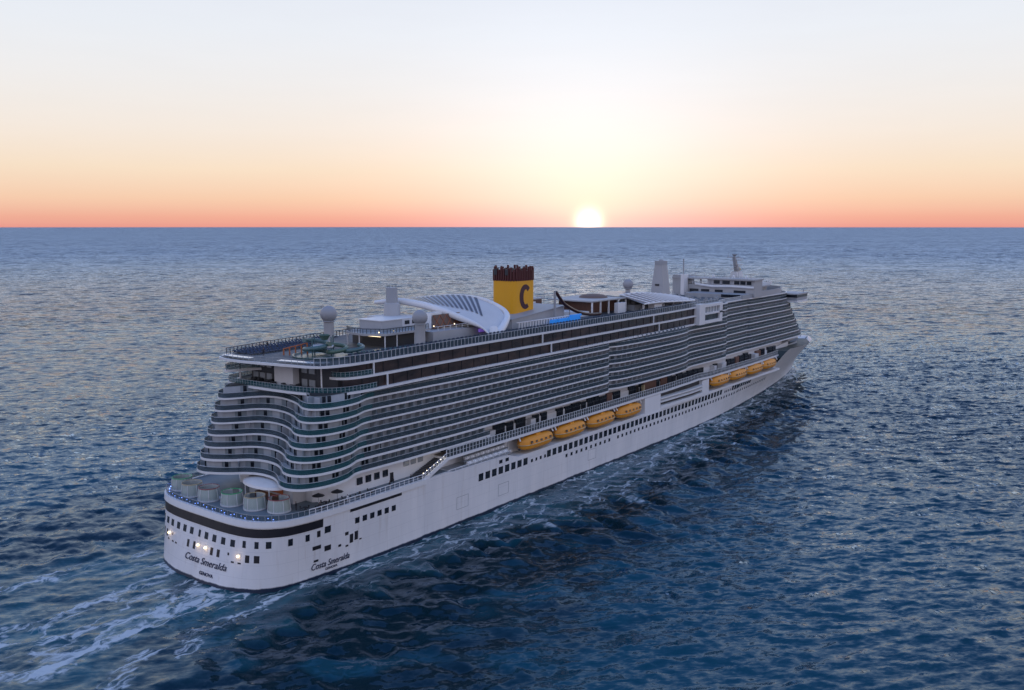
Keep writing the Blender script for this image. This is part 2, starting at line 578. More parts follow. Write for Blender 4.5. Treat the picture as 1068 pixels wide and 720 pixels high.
def build_sea():
    xs = graded(-64, 400, 0.8, 70000, 1.013)
    ys = graded(-190, 60, 0.8, 70000, 1.013)
    X, Y = np.meshgrid(xs, ys, indexing='ij')
    dx = np.gradient(xs)[:, None] + 0 * Y
    dy = np.gradient(ys)[None, :] + 0 * X
    sp = np.maximum(dx, dy)
    wd = R(52)
    tA = wave_tile(512, 823.0, wd, 8, 90, 20, 0.11, 3, 4.0)
    tB = wave_tile(512, 331.0, wd + R(14), 2.0, 9, 4.4, 0.122, 5, 4.5)
    tC = wave_tile(512, 127.0, wd - R(30), 1.5, 4.0, 3.0, 0.05, 8, 2.0)
    c, s = math.cos(R(17)), math.sin(R(17))
    hA = sample(tA, 823.0, X, Y)
    hB = sample(tB, 331.0, X * c - Y * s, X * s + Y * c)
    hC = sample(tC, 127.0, X * s + Y * c, X * c - Y * s)
    fA, fB, fC = 1 - sstep(sp, 5, 12), 1 - sstep(sp, 2.0, 4.0), 1 - sstep(sp, 0.9, 1.6)
    # gusts: patches of rougher and smoother water
    gA = sample(wave_tile(256, 2400.0, wd, 60, 900, 400, 1.0, 21, 0.3), 2400.0, X, Y)
    gust = np.clip(1 + 0.16 * gA, 0.55, 1.5)
    # ---- the ship's wash
    ob_x = np.array([-420, -40, 0, 11, 38, 61, 77, 100, 124, 160, 190, 235, 296, 330, 345])
    ob_y = np.array([62, 40, 33, 31, 36, 36, 42, 44.5, 43.5, 38, 33, 29, 15, 7, 3.])
    ay = np.abs(Y)
    wob = 3.0 * sample(tA, 823.0, X * 1.7 + 40, Y * 0.2) / 0.11
    outer = np.interp(X, ob_x, ob_y) + wob * np.clip((330 - X) / 80, 0, 1)
    hw_x = np.array([-10, 0.6, 3.2, 6, 11, 20, 40, 100, 180, 210, 240, 270, 295, 315, 330, 338])
    hw_y = np.array([0, 8, 14.5, 17.6, 19.2, 20.3, 20.8, 21, 20.6, 19, 16.5, 13, 9.3, 5.8, 2.6, 0.2])
    hull = np.interp(X, hw_x, hw_y)
    along_side = sstep(X, -60, 20) * (1 - sstep(X, 338, 346))
    inside = (1 - sstep(ay - outer, -5, 1.5)) * sstep(X, -300, 0) * (1 - sstep(X, 340, 348))
    edge = np.exp(-((ay - outer + 2.0) / 2.2) ** 2) * along_side * sstep(X, 20, 90)
    nearhull = np.exp(-np.clip(ay - hull, 0, 99) / 2.2) * along_side * (ay > hull - 2)
    bow = np.exp(-((X - 322) / 26) ** 2) * np.exp(-np.clip(ay - hull, 0, 99) / 6.0)
    foam = 0.29 * inside * sstep(X, -12, 25) * (0.6 + 0.4 * sstep(X, 10, 260)) + 0.08 * edge + 0.32 * nearhull + 1.1 * bow
    # streaks astern
    back = X < 12
    def streak(y0, y1, x0, w0, w1, amp):
        u = np.clip((x0 - X) / 60.0, 0, 30)
        yc = y0 + (y1 - y0) * u + 1.6 * sample(tB, 331.0, X * 0.55 + 9 * y0, 0 * Y + 31 * y0) / 0.135 * np.clip(u * 2, 0, 1.4)
        w = w0 + (w1 - w0) * np.clip(u, 0, 4)
        return amp * np.exp(-((Y - yc) / w) ** 2) * sstep(x0 - X, 0, 7) * np.exp(-np.clip(-X, 0, 1e5) / 420.0)
    st = streak(5.0, 1.0, -1, 1.5, 2.8, 0.85) + streak(-11.0, -13.0, 1, 2.4, 2.6, 1.05) + streak(-20.5, -28.5, 9, 1.2, 3.2, 0.78)
    st += streak(20.0, 28.0, 9, 1.3, 4.2, 0.6) + streak(-4.5, -6.0, -1, 4.0, 5.0, 0.42)
    wash = np.exp(-((X + 1.5) / 5.0) ** 2) * (ay < 17) * 0.3
    foam = foam + st + wash
    wide = (1 - sstep(ay, 15, 30)) * (1 - sstep(X, 0, 9)) * np.exp(-np.clip(-X, 0, 1e5) / 500.0)
    turb = np.clip(0.75 * inside * (1 - 0.6 * sstep(X, 120, 300)) + 0.8 * wide + 0.8 * st + 0.5 * nearhull, 0, 1)
    blue = sstep(ay + 0.12 * X + 9 * sample(tA, 823.0, X, Y) / 0.11, 56, 84) * (1 - sstep(ay, 100, 190)) * sstep(X, -160, -20) * (1 - sstep(X, 90, 230)) * 0.8  # zone where reflected upper-sky blue is painted into the water
    lee = (1 - sstep(ay + 5 * sample(tA, 823.0, X, Y) / 0.11, 56, 80)) * sstep(X, -140, -10) * (1 - sstep(X, 250, 325))
    calm = 1 - 0.45 * np.clip(inside + wide, 0, 1)
    # divergent bow waves and the stern wave
    lead = outer + 4 + 0.02 * (340 - X)
    dv = (ay - lead)
    kel = 0.55 * np.cos(dv * 2 * np.pi / 17.0) * np.exp(-np.clip(np.abs(dv) - 3, 0, 99) / 16.0) * along_side
    kel += 0.45 * np.cos((ay - outer + 2.0) * 2 * np.pi / 9.0) * np.exp(-((ay - outer + 2) / 6) ** 2) * along_side
    kel += 0.9 * bow
    h = (hA * fA * gust + hB * fB * gust + hC * fC * gust) * calm
    h += kel * (1 - sstep(sp, 2, 6)) + 0.25 * st * (1 - sstep(sp, 2, 6)) * (hC / 0.05 * 0.5 + 0.3)
    # keep the crests clear of the hull bottom, no change elsewhere
    nx, ny = X.shape
    co = np.stack([X.ravel(), Y.ravel(), h.ravel()], 1).astype(np.float32)
    idx = np.arange(nx * ny).reshape(nx, ny)
    q = np.stack([idx[:-1, :-1], idx[1:, :-1], idx[1:, 1:], idx[:-1, 1:]], -1).reshape(-1, 4).astype(np.int32)
    me = bpy.data.meshes.new("sea")
    me.vertices.add(len(co))
    me.vertices.foreach_set("co", co.ravel())
    me.loops.add(q.size)
    me.loops.foreach_set("vertex_index", q.ravel())
    me.polygons.add(len(q))
    me.polygons.foreach_set("loop_start", np.arange(0, q.size, 4, dtype=np.int32))
    me.polygons.foreach_set("use_smooth", np.ones(len(q), bool))
    for nm, a in (("wash_foam", foam), ("wash_turbid", turb), ("painted_sky_blue", blue), ("wash_calm", lee)):
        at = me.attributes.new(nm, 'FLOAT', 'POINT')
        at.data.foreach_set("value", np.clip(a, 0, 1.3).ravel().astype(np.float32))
    me.update(calc_edges=True)
    o = bpy.data.objects.new("sea", me)
    COL.objects.link(o)
    o['kind'] = 'structure'
    o['label'] = 'dark blue sea with choppy waves and a foaming wake'
    return o


WIND = R(46)


def sea_material():
    m, k, b, out = mat('sea_water')
    geo = k.new('ShaderNodeNewGeometry')
    pos = geo.outputs['Position']
    cd = k.new('ShaderNodeVectorMath', operation='LENGTH')
    k.put(cd.inputs[0], pos)
    dist = cd.outputs['Value']
    fo = k.new('ShaderNodeAttribute', attribute_name='wash_foam').outputs['Fac']
    bl = k.new('ShaderNodeAttribute', attribute_name='painted_sky_blue').outputs['Fac']
    tu = k.new('ShaderNodeAttribute', attribute_name='wash_turbid').outputs['Fac']
    # lacy foam: ridged noise, drawn out along the ship's track
    wp = k.noise(pos, 0.09, 3.0, 0.6, out='Color')
    warp = k.vmath('ADD', k.vmath('MULTIPLY', pos, (0.42, 1.0, 0.0)), k.vmath('MULTIPLY', wp, (9.0, 9.0, 0.0)))
    def ridge(scale, detail):
        n = k.noise(warp, scale, detail, 0.62, 0.4)
        return k.math('SUBTRACT', 1.0, k.math('MULTIPLY', k.math('ABSOLUTE', k.math('SUBTRACT', n, 0.5)), 11.0), clamp=True)
    r1, r2 = ridge(0.20, 7.0), ridge(0.55, 6.0)
    blot = k.noise(warp, 0.07, 6.0, 0.65)
    lace = k.math('ADD', k.math('MULTIPLY', r1, 0.55), k.math('MULTIPLY', r2, 0.40))
    vz = []
    for sc_ in (0.16, 0.42):
        vo = k.new('ShaderNodeTexVoronoi', feature='DISTANCE_TO_EDGE')
        k.put(vo.inputs['Vector'], warp)
        vo.inputs['Scale'].default_value = sc_
        vz.append(k.smooth(vo.outputs['Distance'], 0.16, 0.0))
    lace = k.math('ADD', k.math('MULTIPLY', lace, 0.6), k.math('ADD', k.math('MULTIPLY', vz[0], 0.5), k.math('MULTIPLY', vz[1], 0.35)))
    lace = k.math('ADD', lace, k.math('MULTIPLY', k.smooth(blot, 0.45, 0.75), 0.35))
    fine = k.noise(warp, 1.6, 5.0, 0.7)
    lace = k.math('ADD', lace, k.math('MULTIPLY', k.math('SUBTRACT', fine, 0.5), 0.9))
    edge_t = k.math('SUBTRACT', 1.0, k.math('MULTIPLY', k.math('MINIMUM', fo, 1.15), 0.70))
    ff = k.smooth(k.math('SUBTRACT', lace, edge_t), -0.10, 0.58)
    ff = k.math('MULTIPLY', k.math('MULTIPLY', ff, k.smooth(fo, 0.02, 0.25)), 0.85)
    deep = k.mix(bl, (0.0012, 0.017, 0.025, 1), (0.005, 0.066, 0.100, 1))  # bluer body colour stands in for sky reflection in that zone
    milky = (0.026, 0.125, 0.160, 1)
    base = k.mix(k.math('MULTIPLY', tu, k.smooth(blot, 0.30, 0.72)), deep, milky)
    # facet slopes finer than the mesh: noise slopes in the wind frame, added to the normal
    wx, wy = (math.cos(WIND), math.sin(WIND), 0.0), (-math.sin(WIND), math.cos(WIND), 0.0)
    cb = k.new('ShaderNodeCombineXYZ')
    k.put(cb.inputs[0], k.vmath('DOT_PRODUCT', pos, wx))
    k.put(cb.inputs[1], k.math('MULTIPLY', k.vmath('DOT_PRODUCT', pos, wy), 0.32))
    wv = cb.outputs[0]
    fl = k.math('SUBTRACT', 1.0, k.math('MAXIMUM', k.math('MULTIPLY', tu, 0.45), k.math('MULTIPLY', k.new('ShaderNodeAttribute', attribute_name='wash_calm').outputs['Fac'], 0.5)))
    tot = None
    for sc_, det, amp in ((1.35, 3.0, 0.55), (0.45, 4.0, 1.12), (0.13, 4.0, k.smooth(dist, 140.0, 800.0, 0.35, 1.8)), (0.030, 3.0, k.smooth(dist, 200.0, 2200.0, 0.15, 1.6))):
        c_ = k.vmath('SUBTRACT', k.noise(wv, sc_, det, 0.6, 0.25, out='Color'), (0.5, 0.5, 0.5))
        v_ = k.new('ShaderNodeVectorMath', operation='SCALE')
        k.put(v_.inputs[0], c_)
        k.put(v_.inputs[3], amp)
        tot = v_.outputs[0] if tot is None else k.vmath('ADD', tot, v_.outputs[0])
    gv = k.vmath('MULTIPLY', wv, (1.0, 0.8, 1.0))
    gust = k.smooth(k.math('ADD', k.noise(gv, 0.010, 5.0, 0.62), k.math('MULTIPLY', k.noise(gv, 0.0015, 3.0, 0.6), 0.5)), 0.5, 0.95, 0.80, 1.20)
    sx = k.new('ShaderNodeSeparateXYZ')
    k.put(sx.inputs[0], tot)
    amp = k.math('MULTIPLY', gust, fl)
    def scl(vec, f):
        v_ = k.new('ShaderNodeVectorMath', operation='SCALE')
        v_.inputs[0].default_value = vec
        k.put(v_.inputs[3], f)
        return v_.outputs[0]
    nrm = k.vmath('ADD', geo.outputs['Normal'], scl(wx, k.math('MULTIPLY', sx.outputs[0], k.math('MULTIPLY', amp, 1.25))))
    nrm = k.vmath('ADD', nrm, scl(wy, k.math('MULTIPLY', sx.outputs[1], k.math('MULTIPLY', amp, 0.75))))
    nrm = k.vmath('NORMALIZE', nrm)
    # water: deep-blue body colour under a cool Fresnel reflection, foam on top
    k.n.remove(b)
    body = k.new('ShaderNodeBsdfDiffuse')
    k.put(body.inputs['Color'], base)
    k.put(body.inputs['Normal'], nrm)
    gl = k.new('ShaderNodeBsdfGlossy')
    gl.inputs['Color'].default_value = (0.66, 0.81, 1.0, 1)
    k.put(gl.inputs['Roughness'], k.smooth(dist, 80.0, 2500.0, 0.10, 0.38))
    k.put(gl.inputs['Normal'], nrm)
    fr = k.new('ShaderNodeFresnel')
    fr.inputs['IOR'].default_value = 1.42
    k.put(fr.inputs['Normal'], nrm)
    mx = k.new('ShaderNodeMixShader')
    k.put(mx.inputs[0], fr.outputs[0])
    k.l.new(body.outputs[0], mx.inputs[1])
    k.l.new(gl.outputs[0], mx.inputs[2])
    fd = k.new('ShaderNodeBsdfDiffuse')
    fd.inputs['Color'].default_value = (0.62, 0.68, 0.72, 1)
    m2 = k.new('ShaderNodeMixShader')
    k.put(m2.inputs[0], ff)
    k.l.new(mx.outputs[0], m2.inputs[1])
    k.l.new(fd.outputs[0], m2.inputs[2])
    k.l.new(m2.outputs[0], out.inputs[0])
    return m


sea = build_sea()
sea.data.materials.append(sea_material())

# ------------------------------------------------------------------ the ship
ship = empty("cruise_ship", (0, 0, 0), "huge white cruise ship with a yellow funnel steaming towards the low sun", "cruise ship")

# --- hull form: half plan at the waterline (x,y) and at the upper deck, from stern to bow
HP = [(0.6, 0, 3.7, 0), (0.7, 5, 3.7, 5), (1.5, 10, 3.9, 10), (3.2, 14.5, 4.7, 14.4), (6, 17.6, 6.9, 17.9), (11, 19.3, 11, 20.3),
      (20, 20.3, 20, 21.3), (40, 20.9, 40, 21.5), (65, 21, 65, 21.5), (100, 21, 100, 21.5), (140, 21, 140, 21.5), (180, 20.7, 180, 21.5),
      (210, 19.2, 210, 21.5), (240, 16.5, 240, 21.2), (270, 13, 271, 20.0), (295, 9.3, 298, 17.2), (315, 5.8, 322, 12.2), (330, 2.6, 345, 5.2), (338, 0.25, 359, 0.3)]
NH = 420
HS = np.array(spline(HP, NH))
HS[0, 1] = HS[0, 3] = 0
ZT = 13.8


def ztop(x):
    return float(np.interp(x, [-5, 54, 56, 77, 83, 158, 160, 190, 196, 263.5, 265, 267, 280, 299, 322, 340, 360],
                           [13.8, 13.8, 13.5, 13.2, 11.4, 11.0, 11.6, 11.6, 11.6, 11.6, 17.0, 19.7, 19.1, 18.1, 17.3, 15.9, 14.5]))


def hrow(z):
    s = z / ZT
    g = np.where(HS[:, 2] > 225, np.sign(s) * abs(s) ** 1.35, s)
    x = HS[:, 0] + (HS[:, 2] - HS[:, 0]) * g
    y = np.maximum(HS[:, 1] + (HS[:, 3] - HS[:, 1]) * g, 0.0)
    return x, y


def hull_point(i, z, sgn, off=0.0):
    x, y = hrow(z)
    ii = np.arange(NH)
    px, py = np.interp(i, ii, x), np.interp(i, ii, y)
    e = 1.5
    tx = np.interp(i + e, ii, x) - np.interp(max(i - e, 0), ii, x)
    ty = np.interp(i + e, ii, y) - np.interp(max(i - e, 0), ii, y)
    if i < 3:
        tx = 0.0
    L = math.hypot(tx, ty) or 1
    return (px - ty / L * off, sgn * (py + tx / L * off), z)


def hull_index(z, x=None, y=None):
    hx, hy = hrow(z)
    if y is not None:
        n = int(np.argmax(hx > 12))
        return float(np.interp(abs(y), hy[:n], np.arange(n)))
    n = int(np.argmax(hx > 5))
    return float(np.interp(x, hx[n:], np.arange(n, NH)))


def hull_patch(mb, i0, i1, z0, z1, sgn, off=0.05, back=0.25, slope=0.0):
    n = max(2, int(abs(i1 - i0) * 1.0) + 2)
    fr = [hull_point(i0 + (i1 - i0) * j / (n - 1), z0 + slope * j / (n - 1), sgn, off) for j in range(n)]
    ft = [hull_point(i0 + (i1 - i0) * j / (n - 1), z1 + slope * j / (n - 1), sgn, off) for j in range(n)]
    br = [hull_point(i0 + (i1 - i0) * j / (n - 1), z0 + slope * j / (n - 1), sgn, -back) for j in range(n)]
    bt = [hull_point(i0 + (i1 - i0) * j / (n - 1), z1 + slope * j / (n - 1), sgn, -back) for j in range(n)]
    vs = fr + ft + br + bt
    fs = []
    for j in range(n - 1):
        fs += [(j, j + 1, n + j + 1, n + j), (n + j, n + j + 1, 3 * n + j + 1, 3 * n + j), (j + 1, j, 2 * n + j, 2 * n + j + 1)]
    fs += [(0, n, 3 * n, 2 * n), (n - 1, 3 * n - 1, 4 * n - 1, 2 * n - 1)]
    mb.add(vs, fs)


def hull_window_x(mb, x, z, w, h, sgn=-1, off=0.05):
    ia, ib = hull_index(z, x=x - w / 2), hull_index(z, x=x + w / 2)
    hull_patch(mb, ia, ib, z - h / 2, z + h / 2, sgn, off)


def hull_window_y(mb, y, z, w, h, off=0.05):
    sgn = -1 if y < 0 else 1
    ia, ib = hull_index(z, y=max(abs(y) - w / 2, 0)), hull_index(z, y=abs(y) + w / 2)
    hull_patch(mb, ia, ib, z - h / 2, z + h / 2, sgn, off)


def build_hull():
    mb = MB()
    zf = [-3.0, -0.8, 0.2, 1.2, 3.0, 5.5, 8.0, 10.0]
    for sgn in (-1, 1):
        rows = [hrow(z) for z in zf]
        top = [ztop(x) for x in HS[:, 2]]
        pts = [[(rows[r][0][i], sgn * rows[r][1][i], zf[r]) for i in range(NH)] for r in range(len(zf))]
        pts.append([hull_point(i, top[i], sgn) for i in range(NH)])
        o = len(mb.v)
        n = len(pts)
        for r in pts:
            mb.v += [tuple(map(float, p)) for p in r]
        for r in range(n - 1):
            for i in range(NH - 1):
                a = o + r * NH + i
                mb.f.append((a, a + 1, a + NH + 1, a + NH))
    # weather deck plates between the two sides
    tl = len(zf) * NH
    half = len(mb.v) // 2
    for i in range(NH - 1):
        a, b = tl + i, half + tl + i
        if HS[i, 2] < 263:
            mb.f.append((a, b, b + 1, a + 1))
    return mb.build("hull", M['hull'], ship, smooth=True)


hull = build_hull()
mb = MB()
fi = [i for i in range(0, NH, 3) if HS[i, 2] > 262]
for i in fi:
    z = ztop(HS[i, 2]) - 1.3 if HS[i, 2] > 268 else 16.0
    p = hull_point(i, z, -1, -0.25)
    mb.v += [(p[0], min(p[1], 0), z), (p[0], max(-p[1], 0), z)]
for j in range(len(fi) - 1):
    mb.f.append((2 * j, 2 * j + 2, 2 * j + 3, 2 * j + 1))
mb.build("foredeck", M['foredeck'], hull)
sh = -1  # starboard

# rim of the aft promenade: thick white lip round the stern
mb = MB()
i_end = hull_index(13.0, x=47)
for sgn in (-1, 1):
    hull_patch(mb, 0, i_end, 12.75, 13.95, sgn, 0.30, 0.5)
mb.build("bulwark_rim", M['fascia'], hull, smooth=True)
# black mooring openings under it
mb = MB()
hull_patch(mb, 0, hull_index(11.5, x=17.2), 10.75, 12.45, -1, 0.06)
hull_patch(mb, 0, hull_index(11.5, y=16.5), 10.75, 12.45, 1, 0.06)
mb.build("mooring_opening", M['black'], hull)
mb = MB()
hull_patch(mb, hull_index(12.5, x=24.2), hull_index(12.5, x=39.2), 12.0, 12.68, -1, 0.06, slope=0.0)
mb.build("mooring_opening", M['black'], hull)
# stern windows
for y in (14.9, 12.4, 10.0, 7.4, 4.9, 2.4, -0.1, -2.7, -5.3, -8.0, -10.6):
    mb = MB()
    hull_window_y(mb, y, 9.1, 0.75 if abs(y) > 14 else 1.15, 1.35)
    mb.build("stern_window", M['window'], hull)
for y in (-13.4, -15.8, -17.6):
    mb = MB()
    hull_window_y(mb, y, 9.3, 0.7, 1.35)
    mb.build("stern_window", M['window'], hull)
for x in (10.0, 13.6):
    mb = MB()
    hull_window_x(mb, x, 9.3, 0.9, 1.4)
    mb.build("stern_window", M['window'], hull)
for y, w in ((14.2, .6), (12.4, .7), (3.0, .7), (0.9, .7), (-5.0, .8), (-7.0, .8), (-14.2, .8), (-15.9, .9), (9.4, .35), (-9.8, .4)):
    mb = MB()
    hull_window_y(mb, y, 6.5 if w > .5 else 6.9, w, 1.45 if w > .5 else 0.5)
    mb.build("mooring_port", M['black'], hull)
# small fairleads low on the stern
mb = MB()
for y in (11.2, 9.0, 7.6, -11.0, -12.6):
    hull_window_y(mb, y, 5.5, 0.7, 0.3)
build_each(mb, "fairlead", M['black'], hull)
# lit stern lamps in their shallow niches
for y in (10.8, -0.6, -3.2, -12.4):
    x0, _, _ = hull_point(hull_index(6.6, y=y), 6.6, -1, 0.0)
    mb = MB()
    hull_window_y(mb, y, 6.7, 1.15, 1.5, 0.03)
    niche = mb.build("lamp_niche", M['offwhite'], hull)
    mb = MB()
    mb.lathe((x0 - 0.22, y, 6.9), [(0.05, -0.26), (0.24, -0.16), (0.30, 0.0), (0.24, 0.16), (0.05, 0.26)], 10)
    mb.build("stern_lamp", M['warmlamp'], hull, smooth=True)
    pl_ = bpy.data.lights.new("stern_lamp_light", 'POINT')
    pl_.energy = 14.0
    pl_.color = (1.0, 0.66, 0.36)
    pl_.shadow_soft_size = 0.25
    po_ = bpy.data.objects.new("stern_lamp_light", pl_)
    COL.objects.link(po_)
    po_.parent = hull
    po_.location = (x0 - 0.75, y, 6.75)
# starboard quarter windows and small openings
for x, z, w, h in ((16.2, 9.5, .8, 1.3), (18.4, 9.9, 1.5, 1.4), (15.8, 6.7, 2.0, .8), (18.5, 5.9, 1.6, 1.1), (15.7, 3.9, 1.1, .45),
                   (23.4, 7.6, .9, .7), (24.7, 6.2, .9, 1.9), (26.0, 6.5, .9, 1.9), (21.6, 5.5, .7, .5), (23.5, 4.9, .7, .4), (27.2, 5.4, .6, .3)):
    mb = MB()
    hull_window_x(mb, x, z, w, h)
    mb.build("shell_opening", M['black'] if w != 1.5 else M['window'], hull)
for j in range(6):
    mb = MB()
    hull_window_x(mb, 26.2 + 2.12 * j, 9.75 - 0.02 * j, 1.2, 1.25)
    mb.build("hull_window", M['window'], hull)
# long rows along the side
xs_big = [66.8 + 2.62 * j for j in range(8)] + [95.8 + 2.66 * j for j in range(43)] + [219 + 2.4 * j for j in range(9)]
for x in xs_big:
    mb = MB()
    hull_window_x(mb, x, 9.75, 1.75, 1.85)
    mb.build("hull_window", M['window'], hull)
for x in (88.0, 90.0, 92.0, 94.0, 211.5, 213.2, 214.9, 216.6):
    mb = MB()
    hull_window_x(mb, x, 9.4, 0.8, 0.85)
    mb.build("hull_window", M['window'], hull)
for x in (74.6, 77.2):
    mb = MB()
    hull_window_x(mb, x, 12.0, 1.3, 0.9)
    mb.build("hull_window", M['window'], hull)
for j in range(62):
    x = 104.5 + 2.55 * j
    if 128 < x < 131:
        continue
    mb = MB()
    hull_window_x(mb, x, 7.3, 0.95, 0.95)
    mb.build("porthole", M['window'], hull)
# side shell doors and draught scuttles, faint outlines
mb = MB()
for x, z in ((60, 5.2), (76, 4.6), (118, 4.9)):
    for q in (-2.1, 2.1):
        hull_window_x(mb, x + q, z, 0.10, 3.0, -1, 0.03)
    for q in (-1.5, 1.5):
        hull_window_x(mb, x, z + q, 4.2, 0.10, -1, 0.03)
mb.build("shell_door_outline", M['grey'], hull)


# --- lettering wrapped on the hull
def text_mesh(body, size, shear=0.0, bold=0.0):
    cu = bpy.data.curves.new("lettering", 'FONT')
    cu.body = body
    cu.size = size
    cu.shear = shear
    cu.offset = bold
    cu.align_x = 'LEFT'
    cu.extrude = 0.04
    o = bpy.data.objects.new("lettering", cu)
    COL.objects.link(o)
    bpy.context.view_layer.update()
    dg = bpy.context.evaluated_depsgraph_get()
    me = bpy.data.meshes.new_from_object(o.evaluated_get(dg))
    bpy.data.objects.remove(o, do_unlink=True)
    bpy.data.curves.remove(cu)
    return me


def stern_text(body, size, y0, width, z0, shear):
    me = text_mesh(body, size, shear, 0.005)
    xs_ = [v.co.x for v in me.vertices]
    k_ = width / (max(xs_) - min(xs_))
    for v in me.vertices:
        y = y0 - (v.co.x - min(xs_)) * k_
        z = z0 + v.co.y
        x, _, _ = hull_point(hull_index(z, y=y), z, -1 if y < 0 else 1, 0.0)
        v.co = (x - 0.06 - (v.co.z + 0.04), y, z)
    me.materials.clear()
    me.materials.append(M['lettering'])
    o = bpy.data.objects.new("ship_name_lettering" if size > 1 else "home_port_lettering", me)
    COL.objects.link(o)
    o.parent = hull


def side_text(body, size, x0, width, z0, shear):
    me = text_mesh(body, size, shear, 0.0)
    xs_ = [v.co.x for v in me.vertices]
    k_ = width / (max(xs_) - min(xs_))
    for v in me.vertices:
        x = x0 + (v.co.x - min(xs_)) * k_
        z = z0 + v.co.y
        _, y, _ = hull_point(hull_index(z, x=x), z, -1, 0.0)
        v.co = (x, y - 0.06 - (v.co.z + 0.04), z)
    me.materials.clear()
    me.materials.append(M['lettering'])
    o = bpy.data.objects.new("ship_name_lettering" if size > 1 else "home_port_lettering", me)
    COL.objects.link(o)
    o.parent = hull


stern_text("Costa Smeralda", 1.9, 3.2, 13.0, 3.5, 0.32)
stern_text("GENOVA", 0.95, -2.2, 4.2, 1.55, 0.0)
side_text("Costa Smeralda", 1.9, 14.6, 9.6, 2.1, 0.28)
side_text("GENOVA", 0.75, 18.0, 3.0, 1.25, 0.0)

# --- aft promenade deck and the long side promenade
def hull_edge(z, inset, x_to, sgn, x_from=None):
    iend = hull_index(z, x=x_to)
    i0 = 0 if x_from is None else hull_index(z, x=x_from)
    n = int((iend - i0) * 1.0) + 2
    return [hull_point(i0 + (iend - i0) * j / (n - 1), z, sgn, -inset)[:2] for j in range(n)]


prom = empty("promenade", (0, 0, 0))
prom.parent = ship
pl = hull_edge(13.85, 0.6, 55, -1)
plp = hull_edge(13.85, 0.6, 55, 1)
MB().prism(plp[::-1] + pl[1:], 13.82, 13.88).build("promenade_deck", M['bluedeck'], prom)


def rail(path, z, h, name, parent, post=1.6, glass=None, bars=1, r=0.05, m='fascia', top=0.09, gap=0.08):
    """a railing: top bar, middle bars and posts along an xy path; z is a number or a list along the path"""
    zz = z if isinstance(z, (list, tuple)) else [z] * len(path)
    mb = MB()
    mb.tube([(x, y, q + h) for (x, y), q in zip(path, zz)], top, 5)
    for b_ in range(bars):
        mb.tube([(x, y, q + h * (b_ + 1) / (bars + 1)) for (x, y), q in zip(path, zz)], r * 0.6, 4)
    L = np.r_[0, np.cumsum(np.linalg.norm(np.diff(np.array(path), axis=0), axis=1))]
    v = 0.0
    while v <= L[-1]:
        x, y, q = np.interp(v, L, [p[0] for p in path]), np.interp(v, L, [p[1] for p in path]), np.interp(v, L, zz)
        mb.box(x - r, y - r, q, x + r, y + r, q + h)
        v += post
    o = mb.build(name, M[m], parent)
    if glass:
        g = MB()
        n = len(path)
        vs = [(x, y, q + gap) for (x, y), q in zip(path, zz)] + [(x, y, q + h - 0.06) for (x, y), q in zip(path, zz)]
        g.add(vs, [(i, i + 1, n + i + 1, n + i) for i in range(n - 1)])
        g.build("rail_glass", M[glass], o if parent.parent else parent)
    return o


aft_edge = hull_edge(13.9, 0.12, 14, -1)
aft_edge_p = hull_edge(13.9, 0.12, 30, 1)
rail(aft_edge_p[::-1] + aft_edge[1:], 13.95, 1.15, "stern_railing", prom, 1.3, 'slate', 0, 0.035, 'grey', 0.05)
rail(hull_edge(13.9, 0.12, 47, -1, 14), 13.95, 1.15, "side_railing", prom, 1.45)
# blue deck-edge lamps inside the stern rail
k_ = 0
for (x, y), tt in along(offset(aft_edge_p[::-1] + aft_edge[1:], 0.55), 1.0, 14.0):
    if k_ % 3 != 2 and x < 13 and y > -18:
        MB().lathe((x, y, 14.15 + 0.25 * (k_ % 2)), [(0.03, -0.09), (0.10, -0.04), (0.10, 0.04), (0.03, 0.09)], 8).build("deck_lamp", M['blueled'], prom)
    k_ += 1

# stairs rising from the aft promenade to the boat-deck promenade, with small tread lamps
stair = empty("stairway", (0, 0, 0))
stair.parent = ship
mb = MB()
for j in range(15):
    x = 46.5 + j * 0.56
    mb.box(x, -20.7, 13.9 + j * 0.185, x + 0.58, -17.2, 14.08 + j * 0.185)
mb.build("stair_tread", M['darkrail'], stair, kind='stuff')
mb = MB()
mb.add([(46.3, -21.45, 13.0), (54.6, -21.45, 16.4), (54.6, -21.45, 17.25), (46.3, -21.45, 13.95), (46.3, -21.0, 13.0), (54.6, -21.0, 16.4), (54.6, -21.0, 17.25), (46.3, -21.0, 13.95)],
       [(0, 1, 2, 3), (7, 6, 5, 4), (3, 2, 6, 7), (0, 4, 5, 1), (0, 3, 7, 4), (1, 5, 6, 2)])
mb.build("stair_bulwark", M['fascia'], stair)
rail([(46.3, -21.2), (54.6, -21.2)], [13.95, 17.25], 1.05, "stair_railing", stair, 0.9)
for j in range(7):
    x = 47.2 + j * 1.15
    z = 14.95 + j * 0.42
    MB().lathe((x, -20.6, z), [(0.03, -0.12), (0.13, -0.05), (0.13, 0.05), (0.03, 0.12)], 8).build("stair_lamp", M['stairlamp'], stair)

# upper promenade slab, white fascia, railing (starboard and port)
def side_y(x):
    return float(np.interp(x, [54, 150, 158, 172, 180, 188, 194, 240, 262, 270], [21.35, 21.35, 21.4, 21.9, 22.2, 21.9, 21.4, 21.2, 20.4, 20.0]))


